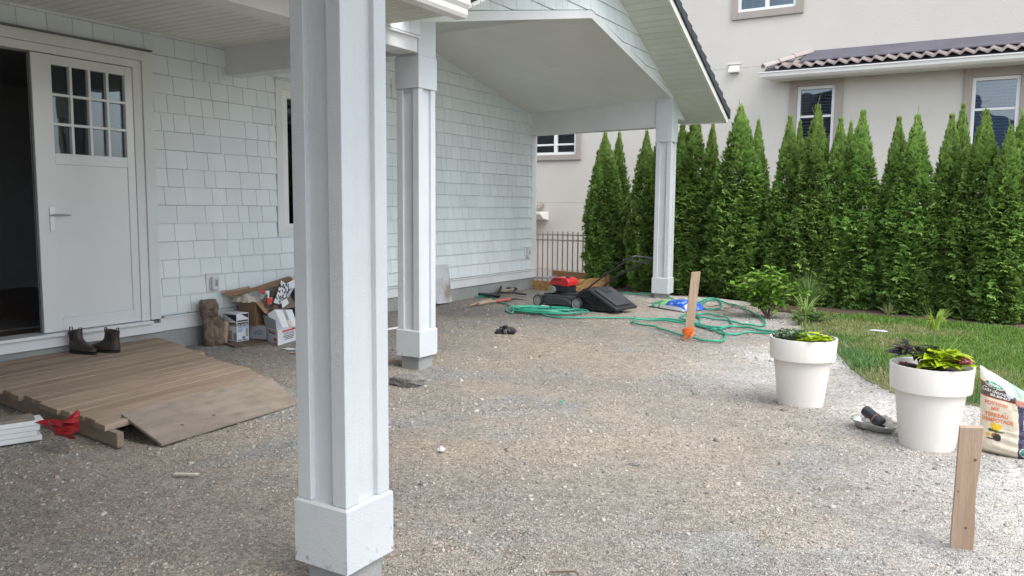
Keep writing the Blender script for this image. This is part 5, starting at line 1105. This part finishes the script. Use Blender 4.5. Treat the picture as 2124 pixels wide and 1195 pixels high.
MLr([(LW*.26,.20),(LW*.66,.20),(LW*.68,.31),(LW*.25,.31)], .09, .29, 'engine_block', M_blk, bevel=.015)
hood = MLr([(LW*.20,.315),(LW*.24,.30),(LW*.52,.30),(LW*.54,.285),(LW*.70,.29),(LW*.72,.30),(LW*.72,.355),(LW*.67,.39),(LW*.61,.405),(LW*.34,.402),(LW*.27,.375)], .06, .29, 'hood', M_mred, bevel=.02)
for i in range(9): mb = MB(); a = ML(LW*(.30+.025*i), .0585, .352+.002*i); mb.bar(a, a+UM*.020+[0,0,.028], .004, .005, up=WM); mb.build('vent_slot', M_ink, hood)
mb = MB(); mb.lathe([(.03,0),(.03,.02),(.024,.026),(0,.026)], ML(LW*.61,.14,.398), 20); mb.build('fuel_cap', M_blk, hood, smooth=40)
mb = MB(); mb.lathe([(.045,-.03),(.045,.015),(.038,.02),(.020,.012),(.018,.02),(0,.02)], ML(LW*.30,.07,.235), 28, axis=-WM); mb.build('air_filter', M_hub, mow, smooth=30)
for w_ in (.05, .41):
    a = ML(LW-.09, w_, .13); mid = ML(LW+.42, w_, .50); e = ML(LW+.80, w_, .735) if w_ < .2 else ML(LW+.86, w_, .70)
    mb = MB(); mb.tube([a, mid], .012, 8); mb.tube([lerp(a,mid,.90)+[0,0,.0], e], .012, 8); mb.build('handle_bar', M_blk, mow, smooth=60)
    mb = MB(); mb.lathe([(.024,-.02),(.024,.01),(.012,.016),(0,.016)], mid, 12, axis=-WM); mb.build('handle_knob', M_blk, mow, smooth=40)
e = ML(LW+.80,.05,.735); e2 = ML(LW+.86,.41,.70); mb = MB(); mb.tube([e, e+UM*.035+WM*.03+[0,0,.01], e2+UM*.03-WM*.03+[0,0,.01], e2], .013, 8); mb.tube([e-UM*.14+[0,0,-.03]+WM*.01, e+UM*.0+[0,0,-.055]+WM*.03, e2-UM*.02+[0,0,-.05]-WM*.03], .006, 6); mb.build('grip_bar', M_blk, mow, smooth=60)
mb = MB(); mb.tube([ML(LW*.72,.1,.30), ML(LW+.0,.04,.33), ML(LW+.30,.03,.52), ML(LW+.7,.04,.69)], .003, 6); mb.build('cable', M_blk, mow); mb = MB(); mb.tube([ML(LW-.05,.03,.17), ML(LW-.05,.03,.30)], .007, 6); mb.build('height_lever', M_blk, mow)
bg_ = MLr([(LW-.03,.06),(LW-.02,.23),(LW+.08,.295),(LW+.14,.285),(LW+.22,.22),(LW+.60,.05),(LW+.50,.01),(LW+.1,.005)], .04, .42, 'grass_catcher', M_bin, bevel=.02)
mb = MB(); P = [ML(LW+.145,.01,.268), ML(LW+.60,.01,.035), ML(LW+.635,.45,.040), ML(LW+.20,.45,.285)]; ofs = np.array([0,0,.028])+UM*.02
mb.hexa(P, [p+ofs for p in P]); lid = mb.build('catcher_lid', M_blk, bg_, bevel=.01)
mid_ = sum(P)/4; mb = MB(); Q = [mid_+(p-mid_)*.74+ofs for p in P]; mb.hexa(Q, [p+ofs*.6 for p in Q]); mb.build('lid_panel', M_mdeck, bg_, bevel=.01)
mb = MB(); Q = [lerp(lerp(P[0],P[3],a), lerp(P[1],P[2],a), b)+ofs*1.65 for a, b in ((.35,.12),(.65,.12),(.65,.32),(.35,.32))]; mb.prism(Q, ofs*.1); mb.build('lid_slot', M_ink, bg_)

# ------------------------------------------------------------------ hoses
def catmull(P, k=7, closed=False):
    P = [np.array(p, float) for p in P]; out = []
    for i in range(len(P)-1):
        p0, p1, p2, p3 = P[max(i-1,0)], P[i], P[i+1], P[min(i+2,len(P)-1)]
        for j in range(k):
            t_ = j/k; out.append(.5*((2*p1)+(-p0+p2)*t_+(2*p0-5*p1+4*p2-p3)*t_**2+(-p0+3*p1-3*p2+p3)*t_**3))
    return out+[P[-1]]
def zg(P, r, lift=0):
    out = []
    for i, p in enumerate(P): out.append(np.array([p[0], p[1], float(gz(p[0], p[1]))+r+.007+lift+.004*math.sin(i*.7)]))
    return out
R = random.Random(6); cc = g(1127,647,0); P = [g(*p) for p in ((985,617),(1003,616),(1022,618),(1035,628),(1052,632),(1058,638),(1050,645),(1062,652))]
ex = unit(g(1210,652,0)-g(1052,645,0)); ey = np.array([-ex[1], ex[0], 0]); cc = (g(1210,650,0)+g(1050,646,0))/2; n_l = 9
for i in range(n_l*14):
    a = PI+.5+i/14*2*PI; k_ = i/14; rx = .46*(1-.05*k_)+.05*math.sin(k_*2.1); ry = .27*(1-.055*k_)+.03*math.sin(k_*1.3+1); cx_ = .07*math.sin(k_*1.7); cyy = .05*math.cos(k_*2.3)
    q = cc+ex*(cx_+rx*math.cos(a)*(1+.06*math.sin(3*a+k_)))+ey*(cyy+ry*math.sin(a)*(1+.1*math.sin(2*a+k_*1.9))); P.append(np.array([q[0], q[1], .010+.010*(k_ % 4)]))
tail = [g(*p) for p in ((1150,660),(1190,661),(1240,661),(1290,661),(1360,663),(1408,666),(1440,673),(1465,682),(1480,688),(1500,694),(1520,695),(1555,692),(1590,694),(1625,700))]
Pz = catmull(P, 4); Pz = [np.array([p[0],p[1],float(gz(p[0],p[1]))+.017+max(0,p[2])*1.0]) for p in Pz]; Pt = zg(catmull([P[-1]]+tail, 7), .011)
hose = thing('garden_hose', (cc[0], cc[1], 0), 'teal garden hose coiled in a pile in front of the mower, its end running right', 'hose')
mb = MB(); mb.tube(Pz+Pt[1:], .0105, 8); mb.build('hose_line', M_hose, hose, smooth=180)
a, b = g(1124,635.5,.05), g(1140,637.5,.05); mb = MB(); mb.tube([a, b], .017, 12); mb.build('sleeve', M_foam, hose, smooth=60); mb = MB(); mb.tube([b, b+unit(b-a)*.035], .015, 12); mb.build('coupling', M_rub, hose, smooth=60)
c4 = lambda x, y: g(1280+x/4.425, 540+y/4.425, 0)
H2 = [(-330,338),(-150,330),(-60,326),(0,330),(150,341),(290,345),(420,360),(560,390),(720,405),(800,395),(900,394),(955,415),(940,452),(860,466),(790,452),(772,425),(830,398),(960,408),(1060,424),(1150,447),(1240,497),(1330,555),(1357,590),(1340,614),(1240,612),(1140,597),(1000,570),(860,552),(740,535),(690,512),(780,503),(900,517),(1010,548),(1052,590),(1030,625),(930,632),(800,612),(720,590),(640,560),(590,548),(585,530),(640,515),(720,512),(760,560),(700,590),(520,575),(330,558),(180,560),(138,578),(210,600),(340,622),(450,662),(600,705),(740,738),(860,752),(960,745),(995,705),(965,665),(880,632),(800,618),(720,600),(790,625),(900,648),(1010,630),(1130,628),(1280,650),(1400,668),(1500,690)]
mb = MB(); mb.tube(zg(catmull([c4(*p) for p in H2], 6), .011, .006), .0115, 8); o = mb.build('garden_hose', M_hose, smooth=180); tag(top(o), 'teal garden hose thrown in loose loops around the middle stake', 'hose')
# dead twigs inside the upper loop
mb = MB(); R = random.Random(8)
for i in range(14):
    q = g(1480+R.uniform(-15,60), 637+R.uniform(-4,8), .012); a = R.uniform(-.6,.6); mb.tube([q, q+[.10*math.cos(a),.10*math.sin(a),.015], q+[.2*math.cos(a+.2),.2*math.sin(a+.2),.005]], [.005,.003,.001], 5)
o = mb.build('dead_twigs', M_bark); tag(top(o), 'dark dead twigs lying inside the far hose loop', 'twigs', kind='stuff')

# ------------------------------------------------------------------ stakes
def stake(bx, by, tx, ty, h, wd, th, rot, label, notch=False):
    t = thing('wooden_stake', (bx, by, 0), label, 'stake', 'wooden stakes'); ca, sa = math.cos(rot), math.sin(rot); n = 12; rg = []
    for k_ in range(n+1):
        f = k_/n; z = -.1+(h+.1)*f; c = np.array([bx+(tx-bx)*max(0,z)/h, by+(ty-by)*max(0,z)/h, z]); q = []
        wr = .006*(notch and .35 < f < .75)*math.sin((f-.35)/.4*PI)
        for sx_, s_y in ((-1,-1),(1,-1),(1,1),(-1,1)): x_ = sx_*(wd/2-(wr if sx_ > 0 else 0)); y_ = s_y*th/2; q.append(c+[x_*ca-y_*sa, x_*sa+y_*ca, (.004*sx_ if k_ == n else 0)])
        rg.append(q)
    mb = MB(); mb.rings(rg); mb.build('post', M_stake, t, bevel=.002); return t
def facept(bx, by, tx, ty, h, th, rot, x_, z): ca, sa = math.cos(rot), math.sin(rot); return np.array([bx+(tx-bx)*z/h+x_*ca+th/2*sa, by+(ty-by)*z/h+x_*sa-th/2*ca, z])
S1_ = (-.030,3.56,-.024,3.56,.502,.080,.036,.12); t = stake(*S1_, 'short wooden stake with two knots, in the gravel at the lower right', True)
for x_, z, r_k in ((.021,.375,.006),(.008,.095,.005),(-.028,.24,.0035)):
    q = facept(S1_[0],S1_[1],S1_[2],S1_[3],S1_[4],S1_[6],S1_[7],x_,z); mb = MB(); mb.lathe([(r_k,0),(r_k*.7,.0012),(0,.0012)], q, 12, axis=(math.sin(.12),-math.cos(.12),0)); mb.build('knot', M_bark, t)
S2_ = (-2.605,7.84,-2.54,7.84,.705,.088,.040,.42); t = stake(*S2_, 'slanting wooden stake with orange tape at its foot, among the hose loops')
mb = MB(); R = random.Random(3); b0 = np.array([-2.605,7.84,0]); rr = lambda a, r, z: b0+np.array([math.cos(a)*r*1.15, math.sin(a)*r*.8, z])
for i in range(3): mb.rings([[rr(a, .046+.003*i+.005*vn(a*2, i, 1), .085+.014*i+.02*math.sin(a+i)+d_) for a in np.linspace(0,2*PI,19)[:-1]] for d_ in (-.012,.012)], cap=False)
mb.prism([rr(-1.2,.06,.09), rr(-1.0,.065,.075), rr(-1.9,.075,.01), rr(-2.2,.07,.008)], (.002,-.004,0)); mb.prism([rr(-.5,.06,.11), rr(-.4,.075,.09), rr(-.9,.08,.035), rr(-1.0,.07,.045)], (.002,-.004,0)); mb.build('orange_tape', M_orange, t, smooth=50)

# ------------------------------------------------------------------ foil tray
T0 = g(1814,893,0); t = thing('foil_tray', T0, 'crumpled aluminium foil tray between the two planters', 'tray'); ux = unit(g(1862,905,0)-g(1768,884,0)); uy = np.array([-ux[1], ux[0], 0])
def oval(r1, r2, z, wob=0): return [T0+[0,0.03,0]+ux*r1*np.sign(math.cos(a))*abs(math.cos(a))**.75+uy*r2*np.sign(math.sin(a))*abs(math.sin(a))**.75+np.array([0,0,z+wob*math.sin(a*3+1)]) for a in np.linspace(0,2*PI,37)[:-1]]
mb = MB(); mb.rings([oval(.105,.06,.004), oval(.115,.07,.012), oval(.135,.085,.048,.004), oval(.150,.098,.050,.005), oval(.150,.098,.047,.005), oval(.132,.083,.044,.004), oval(.11,.065,.010)], cap=True); mb.build('tray', M_foil, t, smooth=30)
t = thing('black_tube', T0+[0,0,.05], 'black plastic tube with red ring lying in the foil tray', 'tube'); a = T0-ux*.085+uy*.05+[0,0,.098]; b = T0+ux*.055-uy*.015+[0,0,.052]; d = b-a
mb = MB(); mb.lathe([(.030,.002),(.034,0),(.034,np.linalg.norm(d)*.55),(.036,np.linalg.norm(d)*.56),(.036,np.linalg.norm(d)*.95),(.030,np.linalg.norm(d)),(0,np.linalg.norm(d))], a, 32, axis=d); mb.build('body', M_blk, t, smooth=40)
mb = MB(); L0 = np.linalg.norm(d)*.62; mb.lathe([(.0362,L0),(.0368,L0+.002),(.0368,L0+.006),(.0362,L0+.008)], a, 32, axis=d); mb.build('red_ring', M_faded, t)
crumple('torn_paper', T0+ux*.03+uy*.02+[0,0,.045], .09, .035, .05, 41, M_paper, 'torn tan paper lying over the black tube in the foil tray', 'paper', rot=math.atan2(ux[1],ux[0]), n=16)

# ------------------------------------------------------------------ sacks
def printed_bag(name, o, ux, uz_, wd, h, thick, nx_, nz_, shape, colf, label, cat, backc=(.55,.52,.46)):
    o, ux, uz_ = [np.array(a, float) for a in (o, ux, uz_)]; nrm_ = unit(np.cross(ux, uz_)); t = thing(name, o+ux*wd/2, label, cat); V, C, F = [], [], []
    def pt(u_, v_, s_): x_, z_, y_ = shape(u_, v_, s_); return o+ux*x_*wd+uz_*z_*h+nrm_*y_*thick
    for s_ in (1, -1):
        b_ = len(V)
        for j in range(nz_+1):
            for i in range(nx_+1): u_, v_ = i/nx_, j/nz_; V.append(pt(u_, v_, s_)); C.append(colf(u_, v_) if s_ > 0 else backc)
        for j in range(nz_):
            for i in range(nx_): q = b_+j*(nx_+1)+i; F.append((q,q+1,q+nx_+2,q+nx_+1) if s_ > 0 else (q,q+nx_+1,q+nx_+2,q+1))
    mesh_obj('bag', V, F, M_print, t, colors=C, smooth=180); return t, pt
def bshape(u_, v_, s_):
    e = (1-(2*u_-1)**4)*(1-max(0,(v_-.55)/.45)**2*.95)*(1-max(0,(.12-v_)/.12)**3*.5); w_ = 1-.04*math.sin(v_*PI)
    wr = .14*(fbm(u_*3+1, v_*4, 1.8, 51)-.5)*(1+5*max(0,v_-.65))+.035*math.sin(v_*60+4*u_)*(v_ < .3)*(u_ > .3)
    x_ = .5+(u_-.5)*w_*(1-.0*v_)+.10*max(0,v_-.6)*0
    z_ = v_*(1-.30*u_*max(0,(v_-.5)/.5))+.03*u_*(1-v_)*-1
    return x_, z_, s_*(e*.5)+wr*.6*(v_ > .05)
cream = np.array([.74,.66,.52]); dkb = np.array([.09,.055,.05]); nav = np.array([.045,.04,.085]); org = np.array([.75,.18,.06]); silver = np.array([.62,.62,.62])
def ell(u_, v_, a, b, ra, rb): return ((u_-a)/ra)**2+((v_-b)/rb)**2 < 1
def bcol(u_, v_):
    c = cream
    if u_ > .74+.03*math.sin(v_*5) and v_ < .64: c = nav
    if .665 < v_ < .83 and u_ < .8: c = dkb
    if (.655 < v_ < .667 or .83 < v_ < .842) and u_ < .8: c = org
    if u_ > .50 and v_ > .80-(u_-.5)*.4+.05*math.sin(u_*30): c = silver if vn(u_*9, v_*9, 1, 5) > .4 else np.array([.30,.42,.33])
    if u_ > .70 and .64 < v_ < .74: c = np.array([.40,.16,.10])
    if u_ < .5 and v_ > .88: c = np.array([.62,.66,.56])
    if ell(u_, v_, .30, .845, .19, .045): c = np.array([.7,.7,.66])
    if ell(u_, v_, .30, .845, .175, .037): c = np.array([.02,.20,.10])
    if ell(u_, v_, .36, .30, .075, .032) or ell(u_, v_, .31, .335, .06, .03) or ell(u_, v_, .42, .33, .055, .03): c = np.array([.80,.52,.03])
    if ell(u_, v_, .36, .27, .16, .012) or ell(u_, v_, .27, .28, .05, .02): c = np.array([.06,.10,.03])
    if ell(u_, v_, .37, .22, .09, .035): c = np.array([.30,.13,.06])
    if ell(u_, v_, .39, .20, .07, .045): c = np.array([.05,.035,.03])
    if ell(u_, v_, .22, .22, .05, .022): c = np.array([.75,.42,.03])
    if ell(u_, v_, .28, .175, .10, .010): c = np.array([.05,.035,.03])
    if ell(u_, v_, .86, .085, .075, .05) and not ell(u_, v_, .86, .085, .062, .04): c = np.array([.5,.6,.55])
    if ell(u_, v_, .86, .085, .055, .036): c = np.array([.03,.20,.12])
    return tuple(c)
bo = g(2029,930,0); bx2 = np.array([unit([1,-.22,0])])[0]; BW_, BH_ = .275, .475
lean = unit([-.04,.10,1.])
bag, bpt = printed_bag('potting_mix_sack', bo, bx2, lean, BW_, BH_, .15, 90, 110, bshape, bcol, 'cream and dark sack of potting mix standing beside the right planter', 'sack')
def bwarp(u0, v0, up_=1., rotate=False):
    def f(x_, y_):
        u_, v_ = (u0+x_/BW_, v0+y_/BH_) if not rotate else (u0-y_/BW_, v0+x_/BH_)
        a = bpt(u_, v_, 1); e1 = bpt(u_+.01, v_, 1)-a; e2 = bpt(u_, v_+.01, 1)-a; return a+unit(np.cross(e1, e2))*.0025
    return f
M_orl = mat('orange red print', (.78,.17,.06), rough=.5); M_wht = mat('white print', (.8,.8,.78), rough=.5)
lettering(bag, 'POTTING', 0, bx2, lean, .022, M_orl, bold=.018, width=.118, warp=bwarp(.14,.575)); lettering(bag, 'MIX', 0, bx2, lean, .021, M_orl, bold=.018, width=.042, warp=bwarp(.27,.51))
lettering(bag, 'TERREAU', 0, bx2, lean, .022, M_orl, bold=.018, width=.122, warp=bwarp(.14,.435)); lettering(bag, "D'EMPOTAGE", 0, bx2, lean, .021, M_orl, bold=.018, width=.165, warp=bwarp(.08,.375))
mb = MB(); f = bwarp(.15,.497); mb.add([f(0.2*.0,0), f(.11,0), f(.11,.0016), f(0,.0016)], [(0,1,2,3)]); mb.build('print', M_ink, bag)
lettering(bag, 'Scotts', 0, bx2, lean, .018, M_wht, width=.062, warp=bwarp(.19,.825), bold=.02); lettering(bag, "Gardener's", 0, bx2, lean, .027, M_wht, width=.165, warp=bwarp(.07,.735), shear=.35); lettering(bag, 'BLEND', 0, bx2, lean, .014, M_wht, width=.10, warp=bwarp(.24,.69), bold=.03)
lettering(bag, 'POTTING MIX', 0, bx2, lean, .016, M_wht, width=.12, warp=bwarp(.90,.34,rotate=True)); lettering(bag, "Gardener's", 0, bx2, lean, .022, M_hub, width=.09, warp=bwarp(.90,.14,rotate=True), shear=.3)
# lying blue and green sack
def lshape(u_, v_, s_):
    e = (max(0, 1-(2*u_-1)**4)*max(0, 1-(2*v_-1)**4))**.6; return u_+.03*math.sin(v_*6), v_+.03*math.sin(u_*7), (s_*.5+.5)*e*(.75+.5*fbm(u_*2, v_*2, 1.5, 61))*(.6+.6*u_)+.02
def lcol(u_, v_):
    c = np.array([.02,.10,.50]) if u_ > .50+.08*v_ else np.array([.30,.62,.20]) if u_ > .34+.08*v_ else np.array([.05,.28,.12]) if u_ > .12 else np.array([.02,.04,.34])
    if v_ < .035 or (u_ < .04): c = np.array([.62,.64,.68])
    if u_ > .6 and vn(u_*14, v_*22, 1, 3) > .74: c = np.array([.30,.45,.70])
    if .93 < u_ and .1 < v_ < .5: c = np.array([.7,.7,.72])
    if .12 < u_ < .36 and vn(u_*20, v_*20, 1, 8) > .6: c = np.array([.10,.40,.20])
    return tuple(c)
l0, l1 = g(1340,634,0), g(1416,647,0); uxl = unit(l1-l0); uyl = np.array([-uxl[1], uxl[0], 0])
printed_bag('fertiliser_sack', l0+[0,0,.002], uxl, uyl, np.linalg.norm(l1-l0)*1.02, .40, .125, 60, 46, lshape, lcol, 'half empty blue and green plastic sack lying in front of the far post', 'sack', (.03,.08,.35))
